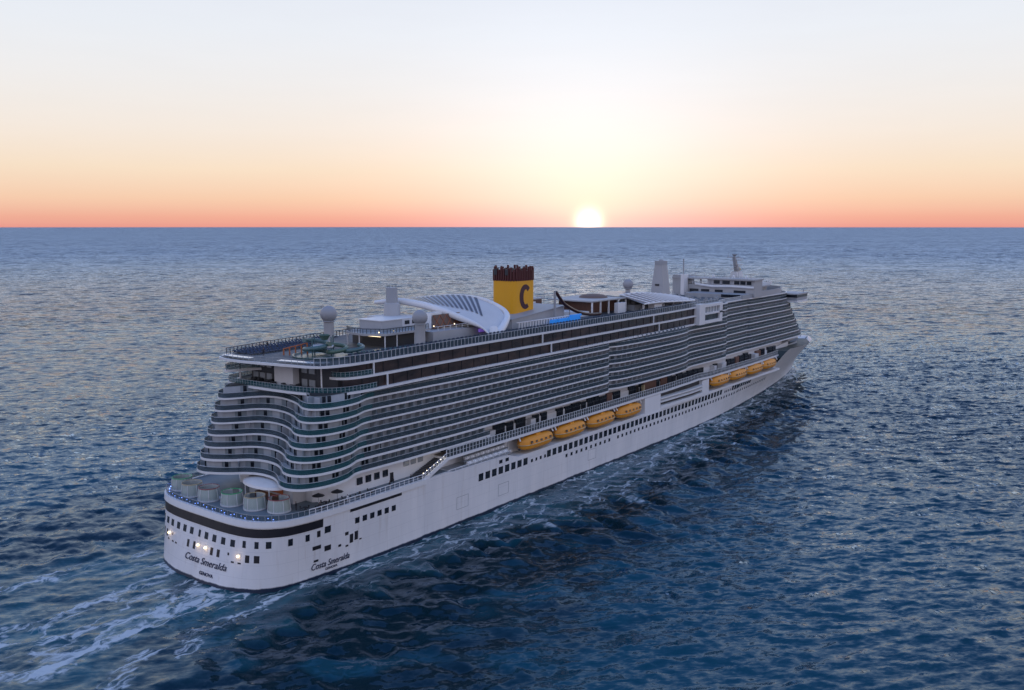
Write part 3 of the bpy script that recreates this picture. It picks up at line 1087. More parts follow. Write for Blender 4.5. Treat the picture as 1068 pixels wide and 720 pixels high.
prx = [54.4 + 4 * j for j in range(54)]
for sgn in (-1, 1):
    ed = [(x, sgn * side_y(x)) for x in prx]
    inn = [(x, sgn * 16.4) for x in prx]
    zlift = [float(np.interp(x, [54, 160, 176, 186, 196, 280], [0, 0.1, 0.55, 0.75, 0.1, -0.1])) for x in prx]
    n = len(prx)
    mb = MB()
    vs = [(x, y, 16.55 + q) for (x, y), q in zip(ed, zlift)] + [(x, y, 17.2 + q) for (x, y), q in zip(ed, zlift)]
    vs += [(x, y, 16.55 + q) for (x, y), q in zip(inn, zlift)] + [(x, y, 17.2 + q) for (x, y), q in zip(inn, zlift)]
    fs = []
    for i in range(n - 1):
        fs += [(i, i + 1, n + i + 1, n + i), (n + i, n + i + 1, 3 * n + i + 1, 3 * n + i), (2 * n + i, 2 * n + i + 1, i + 1, i)]
    fs += [(0, n, 3 * n, 2 * n), (n - 1, 2 * n - 1, 4 * n - 1, 3 * n - 1)]
    mb.add(vs, fs)
    mb.build("boat_deck_promenade", M['fascia'], prom)
    if sgn < 0:
        rail([(x, y + 0.15) for x, y in ed], [17.2 + q for q in zlift], 1.85, "promenade_railing", prom, 1.2, 'slate', 1, 0.055, 'fascia', 0.06)
        # deck covering
        mb = MB()
        mb.add([(x, y + 0.4, 17.21 + q) for (x, y), q in zip(ed, zlift)] + [(x, y, 17.21 + q) for (x, y), q in zip(inn, zlift)],
               [(i, i + 1, n + i + 1, n + i) for i in range(n - 1)])
        mb.build("promenade_planking", M['deck'], prom)

# inner house along the promenades
house = empty("lower_house", (0, 0, 0))
house.parent = ship
mb = MB()
mb.prism([(20, -14.5), (22.5, -16.6), (50, -16.9), (66, -16.9), (270, -16.4), (296, -13.2), (300, -8), (300, 8), (296, 13.2), (270, 16.4), (50, 16.6), (24, 16.2), (20, 10)], 10.5, 19.1)
mb.build("house_side", M['white'], house)
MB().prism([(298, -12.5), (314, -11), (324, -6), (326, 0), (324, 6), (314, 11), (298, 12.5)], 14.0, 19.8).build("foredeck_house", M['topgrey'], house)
MB().prism([(299, -12.8), (314.4, -11.3), (324.4, -6.2), (326.5, 0), (324.4, 6.2), (314.4, 11.3), (299, 12.8)], 17.6, 18.9).build("house_window_band", M['window'], house)
mb = MB()
mb.prism([(58, -16.5), (270, -16.0), (290, -12.5), (290, 12.5), (270, 16.0), (58, 16.0)], 19.1, 22.0)
mb.build("upper_house_side", M['offwhite'], house)
# aft house windows seen from the promenade
for j in range(4):
    x = 30.4 + 2.55 * j
    MB().box(x, -16.95, 15.5, x + 1.5, -16.5, 17.0).build("house_window", M['window'], house)
for j in range(3):
    x = 37.0 + 2.5 * j
    MB().box(x, -17.0, 17.9, x + 1.3, -16.5, 18.3).build("house_window", M['grey'], house)
for j in range(3):
    x = 44.6 + 2.3 * j
    MB().box(x, -17.0, 16.5, x + 1.7, -16.5, 18.0).build("house_window", M['curtain'], house)
MB().box(40.3, -17.0, 13.9, 41.2, -16.5, 16.0).build("house_door", M['black'], house)
# promenade wall beyond: dark glazing between white piers, varied along its length
mbd, mbw, mbb = MB(), MB(), MB()
x = 57.0
j = 0
while x < 268:
    w = RNG.uniform(2.2, 4.6)
    r_ = RNG.random()
    ypos = -17.02 + 0.0 * j
    if r_ < 0.72:
        mbd.box(x, ypos, 17.3, x + w, -16.0, 19.0 + 1.6 * (x > 58) * RNG.uniform(.4, 1))
    elif r_ < 0.78:
        mbb.box(x, ypos - 0.02, 17.3, x + w, -16.0, 20.0)
    elif x > 60 and j % 2:
        mbw.box(x, ypos - 1.4, 17.25, x + w * 0.9, -16.0, 19.4)
    x += w + RNG.uniform(0.3, 1.2)
    j += 1
build_each(mbd, "promenade_glazing", M['window'], house)
build_each(mbb, "timber_front", M['wood'], house)
build_each(mbw, "deck_locker", M['offwhite'], house)
# sand pillar and timber corner of the promenade bar
MB().box(153.2, -18.4, 17.3, 154.0, -17.6, 19.9).build("sand_pillar", M['sandband'], house)
MB().box(155.0, -17.4, 17.3, 163.5, -16.2, 20.6).build("timber_front", M['wood'], house)
# stern bar under the awning
MB().box(16.6, -12.5, 13.9, 20.5, 2.0, 17.6).build("stern_bar_wall", M['offwhite'], house)
MB().box(15.4, -10.5, 13.9, 16.5, -1.5, 15.1).build("bar_counter", M['wood'], house)
MB().box(16.45, -9.5, 15.5, 16.58, -2.5, 16.9).build("bar_back", M['coral'], house)
MB().tube([(16.2, -9.2, 16.9), (16.2, -4.0, 16.9)], 0.06, 6).build("bar_light_strip", M['warmlamp'], house)

# --- stern awning: pale elliptical shade over the bar
mb = MB()
n = 28
for ring, (rr, zz) in enumerate(((1.0, 17.4), (0.96, 17.9), (0.75, 18.3), (0.4, 18.55), (0.02, 18.62))):
    for a in range(n):
        th = 2 * math.pi * a / n
        mb.v.append((15.6 + 3.3 * rr * math.cos(th), -5.0 + 6.4 * rr * math.sin(th), zz - 0.3))
for ring in range(4):
    for a in range(n):
        mb.f.append((ring * n + a, ring * n + (a + 1) % n, (ring + 1) * n + (a + 1) % n, (ring + 1) * n + a))
mb.f.append(tuple(range(n))[::-1])
awning = mb.build("stern_awning", M['fascia'], ship, smooth=True)
for px, py in ((13.6, -0.8), (13.4, -9.0), (17.6, -9.8)):
    MB().tube([(px, py, 13.88), (px, py, 17.3)], 0.12, 8).build("awning_post", M['fascia'], awning)

# --- boat recess details: life-raft canister racks, davits and ledge
mb = MB()
mb.prism([(x, -y) for x, y in [(54.4, 21.3), (79, 21.3)]] + [(79, -16.5), (54.4, -16.5)], 13.3, 13.5)
mb.build("raft_deck", M['grey'], prom)
rail([(55, -21.3), (79, -21.3)], 13.5, 0.5, "raft_deck_railing", prom, 2.4)
mb = MB()
for x0, x1 in ((149.0, 159.5), (190.5, 196.0)):
    mb.box(x0, -21.3, 10.9, x1, -16.5, 16.5)
build_each(mb, "shell_house_block", M['white'], hull)
# bulging balcony promenade between the two boat groups
bx = list(np.linspace(159.5, 190.5, 26))
for z0, z1, ex, m_, nm in ((11.4, 12.5, 0.05, 'fascia', 'bay_band'), (12.5, 13.6, -1.2, 'black', 'bay_opening'), (13.6, 14.05, 0.12, 'fascia', 'bay_band'),
                           (14.05, 14.7, -0.5, 'grey', 'bay_opening'), (14.7, 15.15, 0.16, 'fascia', 'bay_band'), (15.15, 16.9, -1.6, 'black', 'bay_opening')):
    pts = [(x, -side_y(x) - ex) for x in bx]
    MB().prism(pts + [(190.5, -16.5), (159.5, -16.5)], z0, z1).build(nm, M[m_], hull)
MB().box(160, -17.8, 15.2, 190, -16.6, 16.5).build("bay_wall", M['offwhite'], hull)

BOATS = [90.7 + 16.3 * k for k in range(4)] + [206.4 + 16.25 * k for k in range(4)]
for xb in BOATS:
    y0 = side_y(xb)
    for dx in (-7.4, 7.4):
        dv = MB()
        x = xb + dx
        dv.box(x - 0.22, -17.2, 11.5, x + 0.22, -16.4, 16.5)
        dv.add([], [])
        dv.tube([(x, -17.0, 15.9), (x, -18.6, 16.35), (x, -20.6, 16.3), (x, -21.1, 15.4)], [0.32, 0.3, 0.26, 0.2], 6)
        dv.tube([(x, -20.6, 16.2), (x * 0.6 + xb * 0.4, -19.3, 15.6)], 0.05, 5)
        dv.build("davit", M['fascia'], ship)
# lifeboat cradle ledge, white
mb = MB()
for x0, x1 in ((82.5, 149), (196, 265)):
    mb.box(x0, -21.42, 10.9, x1, -18.2, 11.75)
build_each(mb, "boat_ledge", M['fascia'], hull)

# --- lifeboats: enclosed orange boats, things of their own
def make_boat():
    root = empty("lifeboat", (0, 0, 0), "orange", "lifeboat", "orange lifeboats along the ship's side")
    L, B = 14.2, 4.3
    hb, cb = MB(), MB()
    n, m_ = 26, 18
    for i in range(n):
        u = i / (n - 1)
        x = -L / 2 + L * u
        e = max(0.0, 1 - abs(2 * u - 1) ** 4.2) ** 0.5
        w = B / 2 * max(e, 0.05)
        for j in range(m_ // 2 + 1):
            th = math.pi + math.pi * j / (m_ // 2)
            keel = 1.65 * (0.72 + 0.28 * e)
            hb.v.append((x * (0.965 if j not in (0, m_ // 2) else 1), w * math.copysign(abs(math.cos(th)) ** 0.75, math.cos(th)), 1.75 + keel * -abs(math.sin(th)) ** 0.8 * (0.55 + 0.45 * e)))
        for j in range(m_ // 2 + 1):
            th = math.pi * j / (m_ // 2)
            cb.v.append((x, w * 0.985 * math.copysign(abs(math.cos(th)) ** 0.7, math.cos(th)), 1.80 + 1.95 * (0.30 + 0.70 * e) * abs(math.sin(th)) ** 0.75))
    k_ = m_ // 2 + 1
    for B_ in (hb, cb):
        for i in range(n - 1):
            for j in range(k_ - 1):
                B_.f.append((i * k_ + j, i * k_ + j + 1, (i + 1) * k_ + j + 1, (i + 1) * k_ + j))
        B_.f += [tuple(range(k_)), tuple(range((n - 1) * k_, n * k_))[::-1]]
    hb.build("boat_hull", M['orange'], root, smooth=True)
    can = cb.build("boat_canopy", M['orangedark'], root, smooth=True)
    fb = MB()
    pts = []
    for i in range(25):
        u = i / 24
        e = max(0.0, 1 - abs(2 * u - 1) ** 4.2) ** 0.5
        pts.append((-L / 2 + L * u, -(B / 2 * max(e, 0.05) + 0.05), 1.78))
    fb.tube(pts, 0.11, 6)
    fb.tube([(x, -y, z) for x, y, z in pts], 0.11, 6)
    build_each(fb, "fender", M['sandband'], root)
    for k2 in range(5):
        xw = -4.2 + 2.1 * k2
        w = MB()
        w.obox((xw, -2.06, 2.45), (0.42, 0, 0), (0, 0.10, 0.05), (0, 0.06, 0.24))
        w.build("window", M['window'], can)
    w = MB()
    w.box(-0.8, -1.0, 3.62, 1.0, 1.0, 4.05)
    w.build("wheelhouse", M['orange'], root)
    w = MB()
    for sx in (-5.6, 5.6):
        w.tube([(sx, 0, 3.2), (sx, 0, 3.95)], 0.12, 6)
    build_each(w, "lifting_hook", M['grey'], root)
    w = MB()
    w.tube([(-6.7, 0, 0.75), (-7.25, 0, 0.75)], [0.09, 0.06], 6)
    w.lathe((-7.1, 0, 0.75), [(0.04, -0.30), (0.36, -0.05), (0.36, 0.05), (0.04, 0.30)], 10)
    w.build("propeller", M['darkrail'], root)
    return root


boat = make_boat()
BL = ["orange lifeboat hung below the promenade railing, sternmost of the four aft boats", "orange lifeboat in the aft row, second boat forward from the stern",
      "orange lifeboat in the aft row, next but one ahead of the sternmost boat", "orange lifeboat at the forward end of the aft row, beside the white wall block",
      "orange lifeboat just ahead of the curved balcony bay, aft end of forward row", "orange lifeboat in the forward row, second boat counted from the curved balcony bay",
      "orange lifeboat in the forward row, second boat back from the bow end", "orange lifeboat nearest the bow, foremost of all the boats"]
for i, xb in enumerate(BOATS):
    o = boat if i == 0 else copy_tree(boat)
    yb = -side_y(xb) + 0.9
    o.location = (xb, yb, 12.35 if i < 4 else 12.6)
    o['label'] = BL[i]

# --- life-raft canisters in their racks
def make_raft():
    root = empty("liferaft_canister", (0, 0, 0), "white", "liferaft", "white liferaft canisters stacked on the raft deck")
    mb = MB()
    mb.tube([(-0.85, 0, 0.5), (-0.72, 0, 0.5), (-0.7, 0, 0.5), (0.7, 0, 0.5), (0.72, 0, 0.5), (0.85, 0, 0.5)], [0.30, 0.40, 0.46, 0.46, 0.40, 0.30], 12)
    mb.build("canister_shell", M['fascia'], root, smooth=True)
    mb = MB()
    for x in (-0.4, 0.4):
        mb.tube([(x - 0.05, 0, 0.5), (x + 0.05, 0, 0.5)], 0.49, 12)
    build_each(mb, "strap", M['grey'], root)
    mb = MB()
    for x in (-0.5, 0.5):
        mb.box(x - 0.06, -0.45, 0, x + 0.06, 0.45, 0.16)
    build_each(mb, "cradle", M['grey'], root)
    return root


raft = make_raft()
first = True
for r_, (yy, zz) in enumerate(((-20.6, 13.5), (-19.5, 14.45), (-18.4, 15.35))):
    for k2 in range(8):
        if k2 == 0 and r_ == 2:
            continue
        o = raft if first else copy_tree(raft)
        first = False
        o.location = (63.2 + 2.0 * k2 + 0.4 * r_, yy, zz)
        o['label'] = "white liferaft canister in the %s tier of the rack astern of the first lifeboat" % (("lowest", "middle", "top")[r_])
        o['group'] = "liferaft canisters in the %s tier" % (("lowest", "middle", "top")[r_])
mb = MB()
for zz, yy in ((14.42, -19.5), (15.32, -18.4)):
    mb.box(62, yy - 0.6, zz - 0.07, 79.6, yy + 0.6, zz)
    for x in (62.3, 68, 74, 79.2):
        mb.box(x - 0.06, yy - 0.5, 13.5, x + 0.06, yy - 0.4, zz)
mb.build("raft_rack", M['grey'], ship)

# --- balcony decks --------------------------------------------------------------
S0 = [(12.0, 12.6), (9.8, 10.8), (8.9, 8.6), (9.3, 6.0), (11.4, 2.4), (14.2, -0.8), (15.4, -4.2), (15.2, -8.0), (14.0, -11.0), (12.2, -14.0), (11.7, -17.0), (13.0, -19.8), (16.2, -21.4),
      (20, -21.8), (23.5, -21.3), (26, -20.2), (28.2, -19.3), (33, -19.4), (42, -19.8), (52, -20)]
S6 = [(17.0, 9.8), (14.0, 7.9), (12.5, 5.8), (12.9, 3.8), (15.6, 2.2), (19.2, 0.2), (20.6, -3.0), (20.4, -7.0), (18.8, -12.0), (17.0, -15.4), (16.3, -17.8), (17.0, -20.0),
      (19.6, -21.5), (23.4, -21.9), (27, -21.4), (29.2, -20.5), (31.5, -19.7), (36, -19.5), (44, -19.8), (52, -20)]
SIDE = [(58, -20.3), (75, -20.3), (110, -20.2), (127.5, -20.2), (131, -18.4), (137, -19.7), (150, -20.5), (170, -20.7), (180, -19.9), (187, -18.4), (205, -18.7),
        (216.3, -18.6), (218.2, -17.3), (234, -16.9), (240, -16.7), (243.5, -17.2), (262, -17.3)]
ZK = [19.3, 22.0, 24.56, 27.12, 29.68, 32.24, 34.8, 37.36, 39.92]


def stern_part(k):
    f = k / 6.0
    return [(a[0] + (b[0] - a[0]) * f, a[1] + (b[1] - a[1]) * f) for a, b in zip(S0, S6)]


def deck_line(k):
    z = ZK[k]
    xf = 284 + (42.4 - z) * 1.08
    front_ = [(xf - 9, -17.2), (xf - 2, -16.0), (xf + 4, -12.5), (xf + 8, -7), (xf + 9.5, 0)]
    if k == 0:
        return spline(stern_part(0) + [(60, -20.2), (72, -20.2)], 240)
    if k <= 6:
        return spline(stern_part(k), 170)[:-1] + spline([stern_part(k)[-1]] + SIDE + front_, 330)
    return spline([(208.5, -18.65), (216.3, -18.6), (218.2, -17.3), (234, -16.9), (240, -16.7), (243.5, -17.2), (262, -17.3)] + front_, 150)


def port_line(k, last):
    if k == 0:
        return [(72, 16.6), (30, 16.6)]
    if k <= 6:
        xf = last[0]
        return [(xf - 1.5, 7), (xf - 11, 15.8), (xf - 60, 18.5), (60, 18.8), (34, 17.0), (24, 13.6 + 0.3 * (6 - k))]
    xf = last[0]
    return [(xf - 1.5, 7), (xf - 11, 15.8), (xf - 60, 18.0), (208.5, 18.0)]


big_count = 0
DECK = []
for k in range(9):
    z = ZK[k]
    line = deck_line(k)
    poly = line + port_line(k, line[-1])
    sl = MB()
    fth = 0.5 if k < 2 else 0.38
    sl.prism(poly, z - fth, z)
    deck = sl.build("balcony_deck", M['fascia'], ship)
    DECK.append(deck)
    h = (ZK[k + 1] if k < 8 else 42.4) - z - 0.38
    if k == 0:
        h = 2.2
    wall = offset(line, 1.75)
    # drop samples that fold back on tight curves
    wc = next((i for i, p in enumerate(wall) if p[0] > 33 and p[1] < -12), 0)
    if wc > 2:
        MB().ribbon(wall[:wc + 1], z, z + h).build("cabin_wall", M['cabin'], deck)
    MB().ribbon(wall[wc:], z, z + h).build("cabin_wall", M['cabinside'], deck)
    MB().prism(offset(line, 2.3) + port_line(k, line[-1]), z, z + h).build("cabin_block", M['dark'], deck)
    # balustrades: teal glass round the stern lobes, slate glass on the side
    edge = offset(line, 0.10)
    cut = next((i for i, p in enumerate(line) if p[0] > 29.5 + 0.6 * k and p[1] < -15), 0) if k <= 6 else 0
    cut0 = next((i for i, p in enumerate(line) if p[1] < -12), 0) if k <= 6 else 0
    if cut0 > 2:
        MB().ribbon(edge[:cut0 + 1], z, z + 1.02, 0.04).build("balustrade", M['slate'], deck)
    if cut > 2:
        MB().ribbon(edge[cut0:cut + 1], z, z + 1.02, 0.04).build("balustrade", M['teal'], deck)
    MB().ribbon(edge[cut:], z, z + 1.02, 0.04).build("balustrade", M['slate'], deck)
    hr = MB()
    hr.tube([(x, y, z + 1.06) for x, y in edge[::2]], 0.045, 4)
    hr.build("handrail", M['offwhite'], deck)
    # cabin windows and dividers
    rest, div, pale = MB(), MB(), MB()
    mods = along(wall, 2.72, 0.7)
    for i, ((x, y), (tx, ty)) in enumerate(mods):
        if y > 11.5 and x > 60:
            continue
        nx_, ny_ = ty, -tx      # outward
        if k <= 6 and x < 33 and y < 13:
            if i % 2:
                w = MB() if big_count < 98 else rest
                for q in ((-0.55, 0.55) if y < -12 else (0.0,)):
                    w.obox((x + tx * q + nx_ * 0.03, y + ty * q + ny_ * 0.03, z + 0.04 + (h - 0.1) / 2), (tx * 0.36, ty * 0.36, 0), (nx_ * 0.05, ny_ * 0.05, 0), (0, 0, (h - 0.1) / 2))
                if w is not rest:
                    w.build("cabin_window", M['window'], deck)
                    big_count += 1
            else:
                pale.obox((x + nx_ * 0.015, y + ny_ * 0.015, z + 0.1 + (h - 0.25) / 2), (tx * 1.75, ty * 1.75, 0), (nx_ * 0.03, ny_ * 0.03, 0), (0, 0, (h - 0.25) / 2))
                if i % 4 == 0:
                    div.obox((x + nx_ * 0.75, y + ny_ * 0.75, z + h / 2), (tx * 0.05, ty * 0.05, 0), (nx_ * 0.74, ny_ * 0.74, 0), (0, 0, h / 2))
            continue
        c1 = 0.95 if (i * 7 + k * 3) % 11 else 1.25
        w = MB() if False else rest
        w.obox((x + tx * 0.5 + nx_ * 0.02, y + ty * 0.5 + ny_ * 0.02, z + 0.08 + (h - 0.25) / 2), (tx * c1 / 2, ty * c1 / 2, 0), (nx_ * 0.05, ny_ * 0.05, 0), (0, 0, (h - 0.25) / 2))
        if w is not rest:
            w.build("cabin_window", M['window'], deck)
            big_count += 1
        stern_zone = (k <= 6 and x < 32)
        if not stern_zone or i % 2 == 0:
            xo, yo = x - tx * 0.45, y - ty * 0.45
            div.obox((xo + nx_ * 0.75, yo + ny_ * 0.75, z + h / 2), (tx * 0.05, ty * 0.05, 0), (nx_ * 0.74, ny_ * 0.74, 0), (0, 0, h / 2))
    if rest.v:
        rest.build("cabin_window", M['window'], deck, kind='stuff')
    if pale.v:
        pale.build("cabin_panel", M['cabinside'], deck, kind='stuff')
    div.build("balcony_divider", M['grey'] if k % 2 else M['cabin'], deck, kind='stuff')
    # balcony furniture glimpsed behind the glass and curtains at some windows
    cur = MB()
    for i, ((x, y), (tx, ty)) in enumerate(mods):
        if RNG.random() < 0.16 and not (y > 11.5 and x > 60):
            nx_, ny_ = ty, -tx
            cur.obox((x + tx * 1.5 + nx_ * 0.02, y + ty * 1.5 + ny_ * 0.02, z + 0.1 + (h - 0.3) / 2), (tx * 0.4, ty * 0.4, 0), (nx_ * 0.04, ny_ * 0.04, 0), (0, 0, (h - 0.3) / 2))
    if cur.v:
        cur.build("cabin_curtain", M['curtain'], deck, kind='stuff')

# --- glazed gallery: two tall bands of brown glass between three white decks
L3 = spline([(30, 14.6), (21, 12.8), (18.6, 10.8), (18.0, 6), (18.4, -2.5), (19.2, -10), (20.6, -15.6), (23.6, -19.2), (28.5, -20.6), (36, -20.7), (46, -20.4), (60, -20.4),
             (110, -20.3), (127.5, -20.0), (150, -19.9), (170, -19.8), (184, -19.2), (193, -19.1), (208.4, -18.9)], 260)
L1 = spline([(32, 15.2), (21.5, 12.8), (16.6, 10.6), (15.6, 8.6), (15.3, 5), (15.6, 1), (16.8, -5.7), (18.2, -11.7), (19.0, -15.4), (20.8, -18.2), (25, -19.8), (32, -20.3), (46, -20.1), (60, -20.0),
             (110, -19.9), (150, -19.7), (170, -19.5), (184, -19.0), (193, -18.9), (208.4, -18.7)], 260)
L2 = spline([(34, 15.4), (22, 12.6), (17.6, 10.4), (17.2, 9.2), (19.0, 8.0), (23.0, 6.4), (25.6, 3), (26, -2), (25.6, -8), (24.6, -14.5), (25.2, -18.0), (28.5, -19.9), (36, -20.4), (46, -20.2), (60, -20.1), (110, -20.0), (150, -19.8), (170, -19.6), (184, -19.1), (193, -19.0), (208.4, -18.8)], 240)
PORT = [(208.4, 18.0), (60, 18.6)]
gal = empty("gallery", (0, 0, 0))
gal.parent = ship
for ln, z, nm in ((L3, 36.85, "gallery_deck"), (L2, 39.75, "gallery_deck"), (L1, 42.7, "sun_deck")):
    MB().prism(ln + PORT, z - 0.5, z).build(nm, M['fascia'], gal)


def glazed(ln, z0, z1, inset, name):
    ln2 = [p for p in ln if p[1] < -14 and p[0] > 24.0]
    g = offset(ln2, inset)
    MB().ribbon(g, z0, z1, 0.1).build("gallery_glass", M['gallery'], gal)
    mu = MB()
    for i, ((x, y), (tx, ty)) in enumerate(along(g, 4.6, 0.2)):
        mu.obox((x, y - 0.04, (z0 + z1) / 2), (tx * 0.05, ty * 0.05, 0), (-ty * 0.07, tx * 0.07, 0), (0, 0, (z1 - z0) / 2))
    mu.build("mullion", M['window'], gal, kind='stuff')
    wp = MB()
    for i, ((x, y), (tx, ty)) in enumerate(along(ln2, 62.0, 12.0)):
        wp.obox((x - ty * 0.25, y + tx * 0.25, (z0 + z1) / 2), (tx * 0.16, ty * 0.16, 0), (-ty * 0.14, tx * 0.14, 0), (0, 0, (z1 - z0) / 2))
    build_each(wp, "white_pier", M['fascia'], gal)


glazed(L3, 36.86, 39.24, 0.75, "lower")
glazed(L2, 39.76, 42.19, 0.75, "upper")
# aft open terraces of the gallery: recessed dark front, white panel, columns and rails
MB().prism([(24.2, 10), (23.4, 3), (23.2, -8), (23.4, -13.2), (25.4, -17.2), (31, -18.7), (60, -18.7), (60, 15)], 36.87, 42.05).build("gallery_inner_wall", M['dark'], gal)
MB().box(21.6, -7.6, 36.9, 23.6, -1.4, 41.6).build("white_screen_wall", M['offwhite'], gal)
mb = MB()
for x, y in ((20.0, 8.4), (22.6, -15.4)):
    mb.tube([(x, y, 36.86), (x, y, 42.07)], 0.16, 8)
build_each(mb, "terrace_column", M['fascia'], gal)
aft3 = [p for p in offset(L3, 0.2) if p[0] < 34]
rail(aft3, 36.86, 1.15, "terrace_railing", gal, 0.9, 'teal', 1, 0.035, 'grey', 0.05)
aft2 = [p for p in offset(L2, 0.2) if p[0] < 33]
rail(aft2, 39.76, 1.1, "terrace_railing", gal, 0.9, 'teal', 1, 0.035, 'grey', 0.05)
mb = MB()
for q in range(46):
    x, y = RNG.uniform(20.0, 22.8), RNG.uniform(-14, 9)
    mb.box(x, y, 36.87, x + 0.7, y + 0.7, 36.87 + RNG.uniform(0.5, 1.0))
mb.build("terrace_furniture", M['dark'], gal, kind='stuff')
mb = MB()
for q in range(9):
    y = -12.6 + 2.35 * q
    if -8.4 < y < -0.4:
        continue
    for z0 in (37.3, 40.2):
        mb.box(23.1, y, z0, 23.7, y + 1.7, z0 + 1.6)
build_each(mb, "terrace_window", M['curtain'], gal)
# warm curtains behind the aft gallery glass
mb = MB()
for q in range(12):
    x = 25.5 + q * 1.1
    mb.box(x, -19.0, 37.0, x + 0.6, -18.85, 39.0)
build_each(mb, "gallery_curtain", M['sandband'], gal)

# white pillar and framed window block at the forward end of the gallery
MB().box(188.8, -20.4, 36.3, 193.2, -17.5, 43.6).build("side_pillar", M['fascia'], gal)
fb = MB()
for z0, z1 in ((36.3, 37.4), (39.5, 40.1), (42.2, 43.2)):
    fb.box(193.2, -19.9, z0, 209.0, -17.5, z1)
for x in (206.6,):
    fb.box(x, -19.9, 37.4, x + 2.4, -17.5, 42.2)
fr = fb.build("window_block_frame", M['fascia'], gal)
MB().box(193.2, -19.2, 37.4, 206.6, -18.8, 39.5).build("block_glazing", M['slate'], gal)
MB().box(193.2, -19.2, 40.1, 206.6, -18.8, 42.2).build("block_glazing", M['curtain'], gal)
mb = MB()
for q in range(5):
    mb.box(195.2 + 2.4 * q, -19.35, 40.1, 195.5 + 2.4 * q, -18.7, 42.2)
build_each(mb, "block_mullion", M['fascia'], gal)
# ------------------------------------------------------------------ everything above the sun deck
ZD = 42.7
top = empty("top_decks", (0, 0, 0))
top.parent = ship
inner1 = offset(L1, 0.5)
MB().prism(inner1 + [(208.4, 17.5), (60, 18.1), (32.3, 14.8)], ZD + 0.004, ZD + 0.03).build("sun_deck_planking", M['aftdeck'], top)
edge1 = offset(L1, 0.22)
ia = next(i for i, p in enumerate(edge1) if p[1] < -16.5)
rail(edge1[:ia + 1], ZD, 1.2, "sun_deck_railing", top, 1.6, None, 1, 0.03, 'grey', 0.04)
rail(edge1[ia:], ZD, 1.6, "sun_deck_railing", top, 1.3, 'slate', 0, 0.045, 'offwhite', 0.05)
rail([(19.5, 12.4), (32, 15.0), (60, 18.3), (208, 17.7)], ZD, 1.35, "sun_deck_railing", top, 1.2, None, 2, 0.07, 'darkrail')
# skylight strips along the inner aft edge; sky reflection put into their white
in2 = offset(L1, 1.3)
mb = MB()
for i, ((x, y), (tx, ty)) in enumerate(along(in2, 0.92, 0)):
    if x < 24 and ((0.5 < y < 9.0) or (-17.6 < y < -7.5)):
        mb.obox((x, y, ZD + 0.55), (tx * 0.42, ty * 0.40, 0), (-ty * 0.75, tx * 0.75, 0), (-ty * 0.02, tx * 0.02, 0.03))
mb.build("skylight_strip", M['skylight'], top, kind='stuff')
# inner screen wall with dark posts carried along the starboard side
sc_line = [p for p in offset(L1, 1.0) if p[1] < -14 and 26 < p[0] < 187]
mb = MB()
for i, ((x, y), (tx, ty)) in enumerate(along(sc_line, 1.55, 0.4)):
    mb.obox((x, y, ZD + 1.0), (tx * 0.38, ty * 0.38, 0), (0, 0.05, 0), (0, 0, 0.95))
mb.build("screen_panel", M['navy'], top, kind='stuff')
MB().ribbon(sc_line, ZD + 0.03, ZD + 1.9, 0.03).build("screen_glass", M['railglass'], top)

# forward upper sun deck (raised above the forward cabins)
fl = deck_line(8)
fz = 42.4
MB().prism([(208.45, -18.6)] + fl[1:] + port_line(8, fl[-1]), fz - 0.45, fz).build("forward_deck", M['fascia'], top)
ZF = fz
MB().prism(offset([(208.45, -18.6)] + fl[1:], 0.5) + [(fl[-1][0] - 2.5, 6.5), (fl[-1][0] - 12, 15), (208.45, 17.4)], fz + 0.004, fz + 0.03).build("forward_deck_covering", M['aftdeck'], top)


def radome(x, y, z0, zc, rad, rcol, cap=False):
    r_ = empty("radome", (0, 0, 0))
    r_.parent = ship
    prof = [(rad * math.sin(a), -rad * math.cos(a)) for a in np.linspace(0.05, math.pi - 0.02, 18)]
    MB().lathe((x, y, zc), prof, 28).build("dome", M['midgrey'], r_, smooth=True)
    MB().lathe((x, y, z0), [(rcol * 1.06, 0), (rcol, 0.4), (rcol * 0.97, zc - z0 - rad * 0.8), (rcol * 1.15, zc - z0 - rad * 0.55)], 24).build("pedestal", M['topgrey'], r_, smooth=True)
    MB().lathe((x, y, zc - rad * 0.86), [(rad * 0.72, -0.12), (rad * 0.78, 0.0), (rad * 0.72, 0.12)], 24).build("collar", M['grey'], r_, smooth=True)
    return r_


radome(40.9, 3.0, ZD, 50.5, 1.95, 1.2)
radome(52.2, -15.4, ZD, 49.9, 1.78, 1.2)
radome(181.0, 4.0, 47.0, 50.2, 1.85, 0.9)

# --- exhaust-like round tower with a collar
tw = empty("round_tower", (0, 0, 0))
tw.parent = ship
MB().lathe((63.6, 5.0, ZD), [(2.25, 0), (2.2, 4), (2.05, 8.4), (1.7, 8.8)], 28).build("tower_shaft", M['topgrey'], tw, smooth=True)
MB().lathe((63.6, 5.0, ZD + 8.6), [(1.5, 0), (1.45, 4.0), (1.2, 4.05)], 24).build("tower_head", M['grey'], tw, smooth=True)
mb = MB()
for a in range(9):
    th = a * 2 * math.pi / 9
    mb.tube([(63.6 + 1.2 * math.cos(th), 5 + 1.2 * math.sin(th), ZD + 12.5), (63.6 + 1.2 * math.cos(th), 5 + 1.2 * math.sin(th), ZD + 13.3)], 0.05, 4)
mb.build("tower_aerial", M['darkrail'], tw, kind='stuff')

